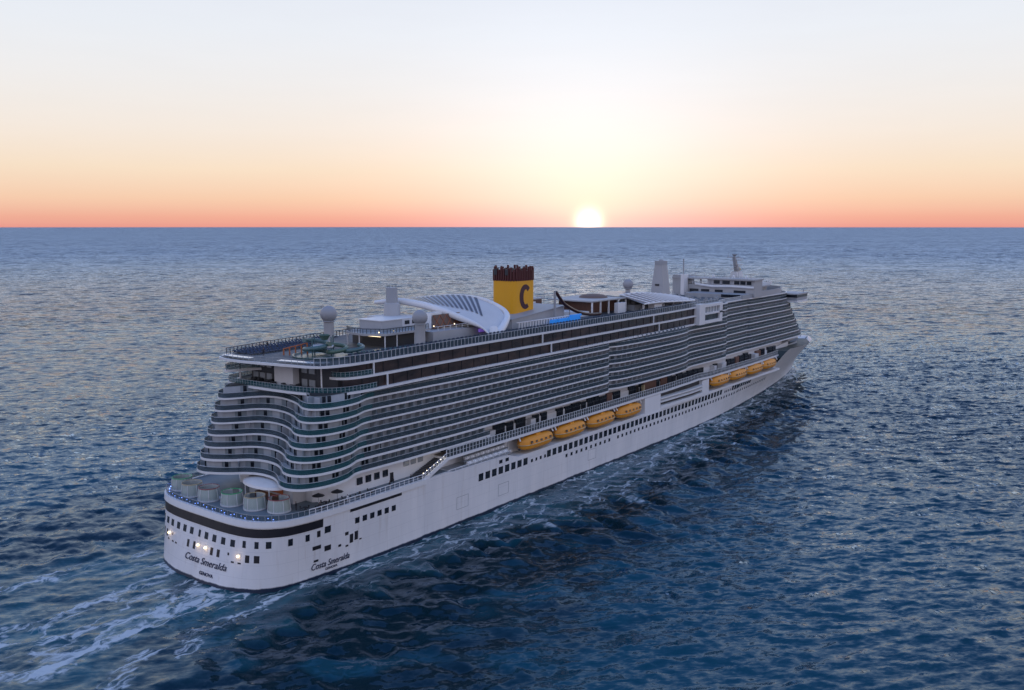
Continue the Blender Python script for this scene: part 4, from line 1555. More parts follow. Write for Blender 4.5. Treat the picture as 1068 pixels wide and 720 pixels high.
# --- aft deckhouse: open bar under a white roof, box house, terrace
dh = empty("aft_deckhouse", (0, 0, 0))
dh.parent = ship
MB().prism([(47, 4), (44.6, 0), (44.2, -5), (47, -9.5), (62, -9.5), (62, 6)], 45.6, 46.1).build("bar_roof", M['topgrey'], dh)
MB().prism([(50, 5), (48.5, 0), (49, -7.5), (60, -8), (60, 5)], ZD, 45.6).build("bar_front", M['dark'], dh)
mb = MB()
for x, y in ((46.6, 3), (44.8, -3), (47.2, -9.0), (51, -9.1), (57, -9.1)):
    mb.tube([(x, y, ZD), (x, y, 45.6)], 0.14, 6)
build_each(mb, "bar_column", M['fascia'], dh)
MB().tube([(48.7, -6, 45.0), (48.2, 0, 45.0), (49.3, 4, 45.0)], 0.05, 4).build("bar_lamp_strip", M['warmlamp'], dh)
MB().box(51, -4, 46.1, 58, 3.5, 48.3).build("box_house", M['topgrey'], dh)
MB().box(50.8, -4.2, 48.3, 58.2, 3.7, 48.5).build("box_house_roof", M['fascia'], dh)
MB().box(58.2, -3.5, 46.2, 67, 8.5, 48.3).build("tower_base_house", M['offwhite'], dh)
for y in (-2.4, 0.2):
    MB().box(58.05, y, 46.9, 58.25, y + 1.8, 47.8).build("house_window", M['window'], dh)
for x in (59.4, 62.0):
    MB().box(x, -3.6, 46.9, x + 1.6, -3.45, 47.8).build("house_window", M['window'], dh)
rail([(47.2, 3.8), (44.9, 0), (44.5, -4.9), (47.2, -9.2), (61.8, -9.2)], 46.1, 1.1, "roof_railing", dh, 1.0, 'railglass', 1, 0.05, 'darkrail')
MB().prism([(62, -10.5), (84, -11.5), (84, 9), (62, 9)], ZD, 45.2).build("long_house", M['topgrey'], dh)
mb = MB()
for j in range(9):
    mb.box(63.5 + 2.2 * j, -10.75 - 0.05 * j, 45.4, 63.6 + 2.2 * j, -10.65 - 0.05 * j, 46.4)
mb.tube([(62.2, -10.6, 46.4), (83.5, -11.5, 46.4)], 0.06, 5)
mb.build("roof_railing", M['fascia'], dh)
for x, y in ((62.8, -10.0), (70.0, -10.4), (50.0, -9.0), (45.5, -8.8)):
    MB().lathe((x, y, 46.55), [(0.04, -0.16), (0.16, 0), (0.04, 0.16)], 8).build("deck_lamp", M['warmlamp'], dh)
# brown court wall and purple-lit strip beneath the canopy
MB().box(84.2, -9.2, ZD, 92, -8.4, 47.5).build("court_wall", M['screenmesh'], dh)
MB().box(66, -7, 45.4, 86, -6.6, 48.8).build("court_screen", M['screenmesh'], dh)
MB().box(66, -6.2, 45.4, 70, -4, 49.3).build("white_kiosk", M['skylight'], dh)  # plain white box in the glazed-panel material
MB().box(77.5, -12.4, ZD + 1.2, 82, -11.95, ZD + 2.0).build("violet_panel", M['violetlamp'], dh)
mb = MB()
for j in range(8):
    a, b = (66 + 2.4 * j, -7.06, 45.5), (68.4 + 2.4 * j, -7.06, 48.7)
    mb.tube([a, b], 0.08, 4)
    mb.tube([(a[0], a[1], b[2]), (b[0], b[1], a[2])], 0.08, 4)
mb.build("lattice", M['coral'], dh, kind='stuff')

# --- water playground at the stern: basin, tubes, bucket tower
pg = empty("water_playground", (0, 0, 0))
pg.parent = ship
MB().lathe((30.5, -7.5, ZD), [(6.8, 0), (7.0, 0.5), (6.7, 0.5), (6.5, 0.15)], 32).build("splash_basin", M['aqua'], pg, smooth=True)
def coil(cx, cy, z0, z1, rad, turns, r, m, a0=0.0):
    pts = []
    for i in range(int(28 * turns) + 1):
        a = a0 + i * 2 * math.pi / 28
        f = i / (28 * turns)
        pts.append((cx + rad * math.cos(a), cy + rad * math.sin(a), z0 + (z1 - z0) * f))
    MB().tube(pts, r, 9).build("slide_tube", M[m], pg, smooth=True)
coil(29.5, -6.0, ZD + 0.8, ZD + 3.6, 2.6, 1.4, 0.5, 'aqua')
coil(32.2, -9.6, ZD + 0.8, ZD + 2.9, 2.0, 1.2, 0.48, 'aquagreen', 2.0)
coil(34.8, -12.0, ZD + 0.7, ZD + 2.2, 2.0, 0.9, 0.45, 'aqua', 1.0)
MB().lathe((30.4, -7.6, ZD + 3.6), [(0.7, 0), (1.3, 1.1), (1.2, 1.15), (0.6, 0.1)], 16).build("tipping_bucket", M['aquagreen'], pg, smooth=True)
MB().prism([(27.6, -6.5), (30.6, -9.9), (33.4, -7.4), (30.3, -4)], ZD + 2.1, ZD + 2.35).build("play_platform", M['offwhite'], pg)
mb = MB()
for x, y in ((27.9, -6.5), (30.6, -9.5), (33.0, -7.4), (30.3, -4.4)):
    mb.tube([(x, y, ZD), (x, y, ZD + 4.4)], 0.14, 6)
build_each(mb, "play_post", M['aqua'], pg)
mb = MB()
for q in range(5):
    mb.tube([(26 + 0.9 * q, 0.8 - 0.9 * q, ZD), (26 + 0.9 * q, 0.8 - 0.9 * q, ZD + 1.4 + 0.3 * q)], 0.16, 6)
mb.tube([(26, 0.8, ZD + 1.4), (29.6, -2.8, ZD + 2.6)], 0.14, 6)
mb.build("climbing_frame", M['coral'], pg)
MB().prism([(35.5, -14.8), (50, -16.8), (50, -13.6), (36, -11.5)], ZD + 0.05, ZD + 0.75).build("pool_tank", M['aqua'], pg)
MB().prism([(35.9, -14.5), (49.6, -16.4), (49.6, -14.0), (36.3, -11.9)], ZD + 0.752, ZD + 0.78).build("pool_water", paint('pool_water', (0.10, 0.26, 0.33), 0.12, 0.1), pg)

# --- leaf-shaped louvred canopy, starboard foot on the deck
A = [(64.4, 12.0, 51.1), (66.8, 6.0, 51.6), (69.3, 0.0, 50.8), (71.8, -5.0, 49.2), (73.8, -9.0, 47.6), (75.9, -14.0, 45.5), (76.7, -17.0, 43.0)]
B = [(64.4, 12.0, 51.4), (74.2, 8.0, 51.8), (82.8, 2.0, 52.4), (87.2, -4.0, 51.6), (89.6, -9.0, 49.4), (88.2, -13.0, 47.3), (82.6, -15.9, 45.0), (78.2, -17.0, 43.0)]
cn = empty("leaf_canopy", (0, 0, 0))
cn.parent = ship
NA = 54
Ac, Bc = spline(A, NA), spline(B, NA)


def bmap(i):
    u = i / (NA - 1)
    v = max(0.0, 0.52 * u - 0.05 + 0.13 * u ** 3) if u < 0.97 else 0.6 + (u - 0.97) / 0.03 * 0.2
    w = v * (NA - 1)
    q = min(int(w), NA - 2)
    return Vector(Bc[q]).lerp(Vector(Bc[q + 1]), w - q)


MB().tube(Ac, [0.25 + 0.95 * math.sin(math.pi * min(1, 0.12 + i / NA)) ** 0.6 * (0.5 + 0.5 * i / NA) for i in range(NA)], 12).build("canopy_beam", M['white'], cn, smooth=True)
MB().tube(Bc, [0.2 + 1.7 * max(0.0, i / NA - 0.42) for i in range(NA)], 12).build("canopy_beam", M['white'], cn, smooth=True)
mb = MB()
for i in range(NA):
    a, b = Vector(Ac[i]), bmap(i)
    mid = (a + b) / 2 + Vector((0, 0, 0.9 * (b - a).length / 16))
    for u in np.linspace(0, 1, 9):
        mb.v.append(tuple((1 - u) ** 2 * a + 2 * u * (1 - u) * mid + u * u * b))
for i in range(NA - 1):
    for j in range(8):
        mb.f.append((i * 9 + j, i * 9 + j + 1, (i + 1) * 9 + j + 1, (i + 1) * 9 + j))
mb.build("canopy_shell", M['offwhite'], cn, smooth=True)
mb = MB()
for i in range(5, NA - 4, 2):
    vs = []
    for k2 in (i, i + 1):
        a, b = Vector(Ac[k2]), bmap(k2)
        mid = (a + b) / 2 + Vector((0, 0, 0.9 * (b - a).length / 16))
        for u in np.linspace(0, 1, 9)[3:]:
            vs.append(tuple((1 - u) ** 2 * a + 2 * u * (1 - u) * mid + u * u * b + Vector((0, 0, 0.16))))
    mb.add(vs, [(q, q + 1, q + 7, q + 6) for q in range(5)])
mb.build("canopy_slot", M['slot'], cn, kind='stuff')
foot = MB()
foot.tube([(77.6, -17.0, ZD), (77.8, -16.8, 43.8), (78.6, -16.0, 45.0)], [1.3, 1.2, 1.1], 14)
foot.build("canopy_foot", M['white'], cn, smooth=True)

# --- funnel: yellow casing, maroon pipe crown, emblem
fn = empty("funnel", (0, 0, 0))
fn.parent = ship
fx0, fx1, fy0, fy1 = 102.3, 112.6, -4.6, 3.7
def rrect(x0, x1, y0, y1, r, n=6):
    p = []
    for cx, cy, a0 in ((x1 - r, y1 - r, 0), (x0 + r, y1 - r, 90), (x0 + r, y0 + r, 180), (x1 - r, y0 + r, 270)):
        for j in range(n + 1):
            a = R(a0 + 90 * j / n)
            p.append((cx + r * math.cos(a), cy + r * math.sin(a)))
    return p
MB().prism(rrect(fx0, fx1, fy0, fy1, 1.6), ZD, 55.4).build("funnel_casing", M['yellow'], fn)
MB().prism(rrect(fx0 + .25, fx1 - .25, fy0 + .25, fy1 - .25, 1.5), 55.4, 58.0).build("funnel_band", M['maroon'], fn)
rr = rrect(fx0 + .1, fx1 - .1, fy0 + .1, fy1 - .1, 1.6)
q_ = 0
for (x, y), tt in along(rr + [rr[0]], 0.82, 0.0):
    MB().tube([(x, y, 55.3), (x, y, 58.9 + 0.55 * math.sin(q_ * 1.9) + 0.3 * RNG.uniform(-1, 1))], 0.33, 8).build("crown_slat", M['maroon'], fn)
    q_ += 1
for x in (102.5, 106, 109.5):
    for y in (-2, 2):
        MB().tube([(x, y, 57), (x, y, 58.7)], 0.7, 10).build("exhaust_pipe", M['dark'], fn)
# crescent emblem on the starboard face
mb = MB()
cx, cz = 107.6, 50.7
n = 40
for j in range(n + 1):
    a = R(42 + 262 * j / n)
    f = j / n
    ro_x, ro_z = 2.75, 3.55
    th = 0.95 + 0.85 * math.sin(math.pi * f) ** 0.8 + (0.35 if f > 0.88 else 0) * (f - 0.88) * 6 + 0.5 * max(0, 0.12 - f) * 6
    ox, oz = ro_x * math.cos(a), ro_z * math.sin(a)
    ix, iz = (ro_x - th) * math.cos(a) * 1.0, (ro_z - th) * math.sin(a)
    for yy in (fy0 - 0.07, fy0 + 0.05):
        mb.v += [(cx + ox, yy, cz + oz), (cx + ix, yy, cz + iz)]
for j in range(n):
    a = 4 * j
    mb.f += [(a, a + 1, a + 5, a + 4), (a, a + 4, a + 6, a + 2), (a + 1, a + 3, a + 7, a + 5)]
mb.f += [(0, 2, 3, 1), (4 * n, 4 * n + 1, 4 * n + 3, 4 * n + 2)]
mb.build("crescent_emblem", M['emblem'], fn)

# --- long sloping house ahead of the funnel, with blue screen
wh = empty("pool_house", (0, 0, 0))
wh.parent = ship
mb = MB()
mb.add([(95.5, -9, ZD), (121, -9, ZD), (121, -9, 47.3), (95.5, -9, 45.2), (95.5, 9, ZD), (121, 9, ZD), (121, 9, 47.3), (95.5, 9, 45.2)],
       [(0, 1, 2, 3), (7, 6, 5, 4), (3, 2, 6, 7), (0, 3, 7, 4), (1, 5, 6, 2)])
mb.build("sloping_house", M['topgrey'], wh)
mb = MB()
mb.add([(95.2, -9.3, 45.2), (121.3, -9.3, 47.3), (121.3, -9.3, 47.6), (95.2, -9.3, 45.5), (95.2, 9.3, 45.2), (121.3, 9.3, 47.3), (121.3, 9.3, 47.6), (95.2, 9.3, 45.5)],
       [(0, 1, 2, 3), (7, 6, 5, 4), (3, 2, 6, 7), (0, 3, 7, 4), (1, 5, 6, 2), (0, 4, 5, 1)])
mb.build("house_roof_edge", M['grey'], wh)
MB().box(106.5, -14.4, ZD + 0.1, 121.5, -14.0, 44.7).build("blue_screen", M['poolblue'], wh)
MB().box(116.5, -14.5, 44.7, 122.0, -13.9, 45.3).build("blue_screen", M['poolblue'], wh)
mb = MB()
for j in range(20):
    mb.box(93 + 1.3 * j, -13.2, ZD, 93.5 + 1.3 * j, -13.0, 44.9)
mb.box(92.6, -13.3, 44.9, 119, -12.6, 45.05)
mb.build("shade_frame", M['fascia'], wh, kind='stuff')
# dark red slide tube
sl = spline([(114.6, -10.4, 51.9), (116.2, -10.6, 50.2), (118.2, -10.7, 48.4), (120.6, -10.7, 47.2), (124, -10.6, 45.9), (128, -10.5, 44.8), (133, -10.5, 44.0), (139.0, -10.4, 43.7)], 44)
MB().tube(sl, 0.5, 10).build("slide_tube", M['redplastic'], wh, smooth=True)
MB().tube([(114.4, -10.2, ZD), (114.4, -10.2, 52.2)], 0.35, 8).build("slide_post", M['grey'], wh)
MB().tube([(121.5, -10.6, ZD), (121.5, -10.6, 46.6)], 0.2, 6).build("slide_post", M['grey'], wh)
# glass pool hall with wooden back wall, flat roof and shallow dome
ph = empty("pool_hall", (0, 0, 0))
ph.parent = ship
MB().box(139.5, -7.2, 47.0, 161.5, 10, 47.4).build("hall_roof", M['topgrey'], ph)
MB().lathe((153, 1.0, 47.4), [(4.8, 0.0), (4.5, 0.45), (3.6, 0.85), (2.0, 1.1), (0.05, 1.2)], 32).build("hall_dome", M['screenmesh'], ph, smooth=True)
MB().box(143, -3, ZD, 161, 8, 47.0).build("hall_back_wall", M['wood'], ph)
for x in (140, 145, 150, 156, 161):
    MB().box(x - 0.18, -7.0, ZD, x + 0.18, -6.55, 47.0).build("hall_column", M['fascia'], ph)
MB().box(152.5, -8.8, ZD, 157.5, -7.4, 46.0).build("hall_kiosk", M['white'], ph)
MB().box(133.4, -6, ZD, 139.5, 3, 44.2).build("jacuzzi_surround", M['white'], ph)
mb = MB()
for j in range(9):
    x = 110 + j * 6.2
    mb.tube([(x, 12.5, ZD), (x, 12.5, 48.3 + (j % 3) * 0.6)], 0.09, 5)
mb.tube([(110, 12.5, 48.0), (160, 12.5, 48.0)], 0.10, 5)
mb.build("light_mast", M['grey'], ph, kind='stuff')
MB().box(108, 9.8, ZD, 136, 14, 47.6).build("port_bar", M['wood'], ph)
MB().box(107, 9.4, 47.6, 137, 14.6, 48.0).build("port_bar_roof", M['topgrey'], ph)
for j in range(4):
    MB().box(112.5 + 5.5 * j, 9.7, 45.0, 116 + 5.5 * j, 9.85, 47.0).build("bar_window", M['skylight'], ph)

# --- forward louvred canopy
fc = empty("louvred_canopy", (0, 0, 0))
fc.parent = ship
P0 = [(160, 8, 47.6), (172, 8, 47.8), (186, 8, 47.2), (202, 8, 45.2)]
P1 = [(160, -5, 47.9), (172, -5, 47.9), (186, -5, 46.8), (201, -5, 45.0)]
P2 = [(161, -13.8, 45.3), (172, -14.2, 45.2), (185, -14.0, 44.6), (200, -13, 43.9)]
c0, c1, c2 = spline(P0, 36), spline(P1, 36), spline(P2, 36)
mb = MB()
for i in range(36):
    mb.v += [c0[i], c1[i], c2[i]]
for i in range(35):
    for j in range(2):
        mb.f.append((3 * i + j, 3 * i + j + 1, 3 * i + j + 4, 3 * i + j + 3))
mb.build("canopy_membrane", M['canopy'], fc)
mb = MB()
for i in range(0, 36, 3):
    a = tuple(np.array(c1[min(35, i)]) + (0, 0, 0.28))
    b = tuple(np.array(c2[min(35, i + 3)]) + (0, 0, 0.28))
    mb.tube([a, b], 0.27, 5)
mb.build("canopy_louvre", M['fascia'], fc, kind='stuff')
MB().tube([tuple(np.array(p) + (0, 0, 0.1)) for p in c1], 0.3, 6).build("canopy_ridge", M['fascia'], fc)
MB().tube([tuple(np.array(p) + (0, 0, 0.1)) for p in c2], 0.3, 6).build("canopy_edge", M['fascia'], fc)
for x in (163, 170, 177, 184, 191, 197):
    MB().box(x - 0.25, -12.6, ZD, x + 0.25, -12.1, 45.0).build("canopy_column", M['fascia'], fc)
MB().prism([(163, -9), (199, -9), (199, 9), (163, 9)], ZD, 44.6).build("canopy_lower_house", M['grey'], fc)
MB().box(168.5, -13.5, ZD, 174, -11, 44.8).build("deck_kiosk", M['white'], fc)

# --- tapered white tower
tt_ = empty("tapered_tower", (0, 0, 0))
tt_.parent = ship
mb = MB()
for z, w, l in ((ZD, 2.7, 3.2), (50, 2.2, 2.5), (56.6, 1.55, 1.8)):
    mb.v += [(198 - l, -w, z), (198 + l, -w, z), (198 + l, w, z), (198 - l, w, z)]
for r_ in range(2):
    for j in range(4):
        mb.f.append((4 * r_ + j, 4 * r_ + (j + 1) % 4, 4 * r_ + 4 + (j + 1) % 4, 4 * r_ + 4 + j))
mb.f += [(0, 3, 2, 1), (8, 9, 10, 11)]
mb.build("tower_shaft", M['topgrey'], tt_)
MB().box(196.1, -1.6, 56.6, 199.9, 1.6, 58.1).build("tower_head", M['grey'], tt_)
MB().lathe((198, 0, 58.1), [(0.9, 0), (0.8, 0.5), (0.1, 0.7)], 12).build("tower_cap", M['grey'], tt_)
MB().box(195.2, -0.8, 49.0, 195.7, 0.8, 49.7).build("tower_hatch", M['dark'], tt_)

# --- forward transverse house with see-through openings at its port end
bh = empty("lounge_house", (0, 0, 0))
bh.parent = ship
MB().prism([(243, -18.2), (252, -18.2), (252, 18.5), (243, 18.5)], 49.1, 49.7).build("lounge_roof", M['topgrey'], bh)
MB().box(243.4, 13.0, ZF, 252, 18.3, 50.4).build("port_tower", M['topgrey'], bh)
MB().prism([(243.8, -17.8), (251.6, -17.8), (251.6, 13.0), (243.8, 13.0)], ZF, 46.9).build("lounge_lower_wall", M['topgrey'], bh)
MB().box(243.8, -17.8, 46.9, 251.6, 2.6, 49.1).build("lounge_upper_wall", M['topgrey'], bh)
MB().tube([(243.6, 8, 47.0), (243.2, 0, 46.3), (243.4, -8, 46.6), (243.6, -17.5, 46.3)], 0.5, 8).build("wall_moulding", M['fascia'], bh, smooth=True)
for y in (9.4, 6.0):
    MB().box(244.4, y - 0.25, 46.9, 245.0, y + 0.25, 49.1).build("opening_post", M['grey'], bh)
rail([(244.0, 13), (244.0, 2.6)], 46.9, 1.1, "opening_railing", bh, 1.2)
for y, w in ((-1.5, 2.6), (-5.6, 3.2), (-10.2, 2.2), (-12.8, 2.2), (-15.4, 2.0)):
    MB().box(243.65, y - w / 2, 47.4, 243.85, y + w / 2, 48.8).build("lounge_window", M['window'], bh)
for y, w in ((8.5, 4.0), (3.5, 3.6), (-2.5, 3.4), (-11.5, 5.0)):
    MB().box(243.62, y - w / 2, 43.0, 243.85, y + w / 2, 45.0).build("lounge_window", M['window'], bh)
MB().box(234, -17.0, ZF + .02, 243.6, 8, 44.0).build("lounge_terrace_house", M['grey'], bh)
MB().box(233.8, -16, 42.9, 234.1, -8, 44.0).build("lounge_window", M['window'], bh)
MB().tube([(240.6, 12, 50.7), (240.6, 12, 57.4)], 0.28, 8).build("aerial_mast", M['grey'], bh)
MB().box(239.8, 11.2, ZF, 243.5, 12.8, 50.9).build("mast_base", M['white'], bh)
for y in (-14, -9, -3, 6, 10):
    MB().tube([(248, y, 49.7), (248, y, 51.0 + (y % 4) * 0.35)], 0.09, 5).build("roof_aerial", M['grey'], bh)
for y in (-12, -6.5, 2.5):
    MB().lathe((249, y, 49.7), [(0.55, 0), (0.6, 0.5), (0.42, 0.95), (0.05, 1.1)], 12).build("satellite_dome", M['white'], bh, smooth=True)
rail([(243.3, -18.0), (243.3, 18.0)], 49.7, 0.9, "roof_railing", bh, 1.5, None, 1, 0.04, 'grey', 0.05)
for y in (-16.6, -7.9, -3.4, 1.2):
    MB().box(243.5, y - 0.12, 46.95, 243.8, y + 0.12, 49.0).build("wall_pilaster", M['grey'], bh)
# fore observation deck and bulwark
fo = empty("observation_deck", (0, 0, 0))
fo.parent = ship
bul = spline([(252, -17.4), (266, -17.2), (276, -16.2), (285, -13.0), (290, -7), (291.5, 0), (290, 7), (285, 13), (276, 16.2)], 60)
MB().ribbon(bul, ZF, 44.6, 0.3).build("bulwark", M['topgrey'], fo)
MB().prism([(252, -12), (268, -12.5), (282, -8), (285, 0), (282, 8), (268, 12.5), (252, 12)], ZF, 45.6).build("observation_house", M['topgrey'], fo)
MB().prism([(252, -14), (270, -13.8), (284, -9), (287, 0), (284, 9), (270, 13.8), (252, 14)], 45.6, 46.1).build("observation_roof", M['grey'], fo)
rail(spline([(253, -13.6), (270, -13.4), (283.5, -8.8), (286.5, 0)], 24), 46.1, 1.2, "roof_railing", fo, 1.3, None, 1, 0.09)
# radar mast
rm = empty("radar_mast", (0, 0, 0))
rm.parent = ship
mb = MB()
mb.v += [(262, -3.4, 46.1), (269, -3.4, 46.1), (269, 1.4, 46.1), (262, 1.4, 46.1), (261.6, -2.2, 51.6), (267.2, -2.2, 51.6), (267.2, 0.2, 51.6), (261.6, 0.2, 51.6)]
mb.f += [(0, 3, 2, 1), (4, 5, 6, 7), (0, 1, 5, 4), (1, 2, 6, 5), (2, 3, 7, 6), (3, 0, 4, 7)]
mb.build("mast_base", M['offwhite'], rm)
mb = MB()
mb.v += [(263.8, -1.8, 51.6), (266.2, -1.8, 51.6), (266.2, -0.2, 51.6), (263.8, -0.2, 51.6), (260.8, -1.4, 58.0), (262.0, -1.4, 58.0), (262.0, -0.5, 58.0), (260.8, -0.5, 58.0)]
mb.f += [(0, 3, 2, 1), (4, 5, 6, 7), (0, 1, 5, 4), (1, 2, 6, 5), (2, 3, 7, 6), (3, 0, 4, 7)]
mb.build("raked_mast", M['grey'], rm)
for z, L_ in ((53.6, 4.4), (56.0, 4.2)):
    MB().box(262.0, -1.4, z, 262.0 + L_ + 2.6, -0.6, z + 0.3).build("radar_platform", M['grey'], rm)
    MB().box(264.6 + L_ - 3.2, -3.2, z + 0.7, 265.0 + L_ - 3.2, 1.2, z + 1.05).build("radar_scanner", M['fascia'], rm)
MB().box(260.6, -3.8, 57.6, 261.6, 1.8, 57.85).build("yard_arm", M['grey'], rm)
MB().lathe((262.0, -1.0, 58.0), [(0.1, 0.0), (0.9, 0.5), (1.15, 1.0), (1.0, 1.0), (0.1, 0.25)], 16).build("satellite_dish", M['grey'], rm, smooth=True)
for z in (52.6, 54.4, 56.2):
    MB().box(262.6 - 0.1 * (z - 52), -3.0, z, 265.0 - 0.3 * (z - 52), 1.0, z + 0.14).build("mast_spreader", M['grey'], rm)
for y in (-3.2, 1.2):
    MB().tube([(260.5, y, 57.8), (260.5, y, 59.6)], 0.07, 5).build("aerial", M['grey'], rm)
MB().lathe((267.5, -1, 52.4), [(0.5, -0.5), (0.8, 0), (0.5, 0.6), (0.05, 0.85)], 12).build("mast_lamp", paint('mast_lamp_shade', (0.6, 0.5, 0.3), 0.4, 0.05), rm, smooth=True)
# starboard bridge wing hung out beyond the side
bw = empty("bridge_wing", (0, 0, 0))
bw.parent = ship
MB().box(284, -20.8, 37.9, 297.4, -12, 38.6).build("wing_floor", M['fascia'], bw)
MB().box(284.3, -20.6, 38.6, 297.0, -12, 40.0).build("wing_window_band", M['grey'], bw)
MB().box(284.1, -20.7, 40.0, 297.2, -12, 41.2).build("wing_glazing", M['window'], bw)
MB().box(283.8, -21.0, 41.2, 297.6, -12, 41.75).build("wing_roof", M['topgrey'], bw)
MB().tube([(295.4, -19.5, 41.7), (295.4, -19.5, 43.2)], 0.25, 6).build("wing_lamp_post", M['grey'], bw)

# port side deck railings of the forward decks and small deck clutter
rail([(210, 17.4), (243, 17.4)], ZF, 1.2, "forward_railing", top, 1.3)
rail([(209, -18.2), (217.5, -16.9), (233.8, -16.5)], ZF, 1.2, "forward_railing", top, 1.1, 'railglass', 1, 0.06)
mb = MB()
for q in range(150):
    x = RNG.uniform(165, 232)
    y = RNG.uniform(-12, 14)
    zz = ZD if x < 208 else ZF
    if x < 203 and abs(y) < 9.5:
        zz = 44.6
    mb.box(x, y, zz, x + RNG.uniform(.4, 1.6), y + RNG.uniform(.4, 1.2), zz + RNG.uniform(.4, 1.2))
mb.build("deck_furniture", M['grey'], top, kind='stuff')

# bow: foredeck fittings
bo = empty("foredeck_gear", (0, 0, 0))
bo.parent = ship
for x, y in ((318, 3.5), (318, -3.5), (327, 0)):
    MB().tube([(x, y - 0.9, 17.2), (x, y + 0.9, 17.2)], 0.7, 12).build("windlass", M['grey'], bo)
MB().tube([(350, 0, 15), (350, 0, 19.5)], [0.2, 0.1], 6).build("jack_staff", M['grey'], bo)
# ------------------------------------------------------------------ loose things standing on the decks
# round slatted pods along the stern rail
def make_pod(band, name_label):
    root = empty("cabana_pod", (0, 0, 0), name_label, "cabana", "round slatted cabana pods along the stern rail")
    n = 36
    wall = MB()
    for i in range(n):
        th = R(-160 + 320 * i / (n - 1)) + math.pi
        for r_, z in ((2.62, 0.35), (2.55, 1.6), (2.42, 2.7), (2.30, 3.15)):
            wall.v.append((r_ * math.cos(th), r_ * math.sin(th), z))
    for i in range(n - 1):
        for j in range(3):
            wall.f.append((4 * i + j, 4 * i + j + 1, 4 * i + j + 5, 4 * i + j + 4))
    wall.build("slat_wall", M['wicker'], root)
    sl_ = MB()
    for z, r_ in [(0.5 + 0.17 * q, 2.66 - 0.115 * (0.5 + 0.17 * q)) for q in range(16)]:
        pts = [(r_ * math.cos(R(-160 + 320 * i / 23) + math.pi), r_ * math.sin(R(-160 + 320 * i / 23) + math.pi), z) for i in range(24)]
        sl_.tube(pts, 0.032, 4)
    sl_.build("slat", M['offwhite'], root, kind='stuff')
    fr = MB()
    for q in range(7):
        th = R(-150 + 50 * q) + math.pi
        fr.tube([(2.72 * math.cos(th), 2.72 * math.sin(th), 0.1), (2.62 * math.cos(th), 2.62 * math.sin(th), 1.7), (2.36 * math.cos(th), 2.36 * math.sin(th), 3.25)], 0.06, 5)
    fr.build("frame_rib", M['fascia'], root, kind='stuff')
    tr = MB()
    for z0, z1, ra in ((3.08, 3.26, 2.36),):
        ring = [(ra * math.cos(2 * math.pi * i / 36), ra * math.sin(2 * math.pi * i / 36)) for i in range(37)]
        tr.ribbon(ring, z0, z1, -0.10)
    tr.build("top_band", M[band], root)
    ba = MB()
    ba.lathe((0, 0, 0.03), [(2.75, 0), (2.75, 0.30), (2.55, 0.36), (0.3, 0.36)], 32)
    ba.build("base", M['offwhite'], root)
    so = MB()
    for i in range(14):
        th = R(-110 + 220 * i / 13) + math.pi
        so.obox((1.75 * math.cos(th), 1.75 * math.sin(th), 0.62), (0.45 * math.cos(th), 0.45 * math.sin(th), 0), (-0.26 * math.sin(th), 0.26 * math.cos(th), 0), (0, 0, 0.2))
    so.build("sofa", M['cushion'], root)
    ta = MB()
    ta.lathe((0, 0, 0.39), [(0.3, 0), (0.06, 0.05), (0.06, 0.55), (0.55, 0.58), (0.55, 0.64)], 16)
    ta.build("table", M['fascia'], root)
    return root


PODS = [((12.3, -13.6), 'redband', "round slatted pod with a dull red band, nearest the starboard corner of the stern"),
        ((10.4, -8.3), 'sandband', "round slatted pod with a sand coloured top band, beside the bright green one"),
        ((9.2, -2.3), 'greenband', "round slatted pod with a bright green top band, in the middle of the stern"),
        ((8.2, 4.2), 'redband', "round slatted pod with a red top band, port of the bright green one"),
        ((7.9, 9.9), 'sandband', "round slatted pod with a pale band, second from the port corner of the stern"),
        ((9.2, 15.6), 'greenband', "round slatted pod with a faded green band, at the far port corner of the stern")]
for (x, y), band, lab in PODS:
    p = make_pod(band, lab)
    p.location = (x, y, 13.89)
    p.scale = (0.86, 0.86, 0.86)
    p.rotation_euler = (0, 0, math.atan2(y * 0.25, -1.0) + math.pi)

# sun loungers: one built, the rest copied
def make_lounger():
    root = empty("sun_lounger", (0, 0, 0))
    fr = MB()
    fr.box(-0.95, -0.33, 0.24, 0.95, -0.27, 0.31)
    fr.box(-0.95, 0.27, 0.24, 0.95, 0.33, 0.31)
    for x in (-0.9, -0.3, 0.3, 0.88):
        fr.box(x, -0.27, 0.25, x + 0.05, 0.27, 0.30)
    fr.build("frame", M['darkrail'], root)
    for x in (-0.8, 0.75):
        for y in (-0.3, 0.3):
            MB().box(x - 0.03, y - 0.03, 0, x + 0.03, y + 0.03, 0.24).build("leg", M['darkrail'], root)
    MB().box(-0.95, -0.30, 0.312, 0.35, 0.30, 0.40).build("mattress", M['navy'], root)
    mb = MB()
    mb.obox((0.66, 0, 0.56), (0.32, 0, 0.20), (0, 0.30, 0), (-0.025, 0, 0.045))
    mb.build("backrest", M['navy'], root)
    return root


lg = make_lounger()
lg['category'] = 'sun lounger'
k_ = 0


def put_lounger(x, y, z, rz, label, group):
    global k_
    o = lg if k_ == 0 else copy_tree(lg)
    k_ += 1
    o.location = (x, y, z)
    o.rotation_euler = (0, 0, rz)
    o['label'] = label
    o['category'] = 'sun lounger'
    o['group'] = group


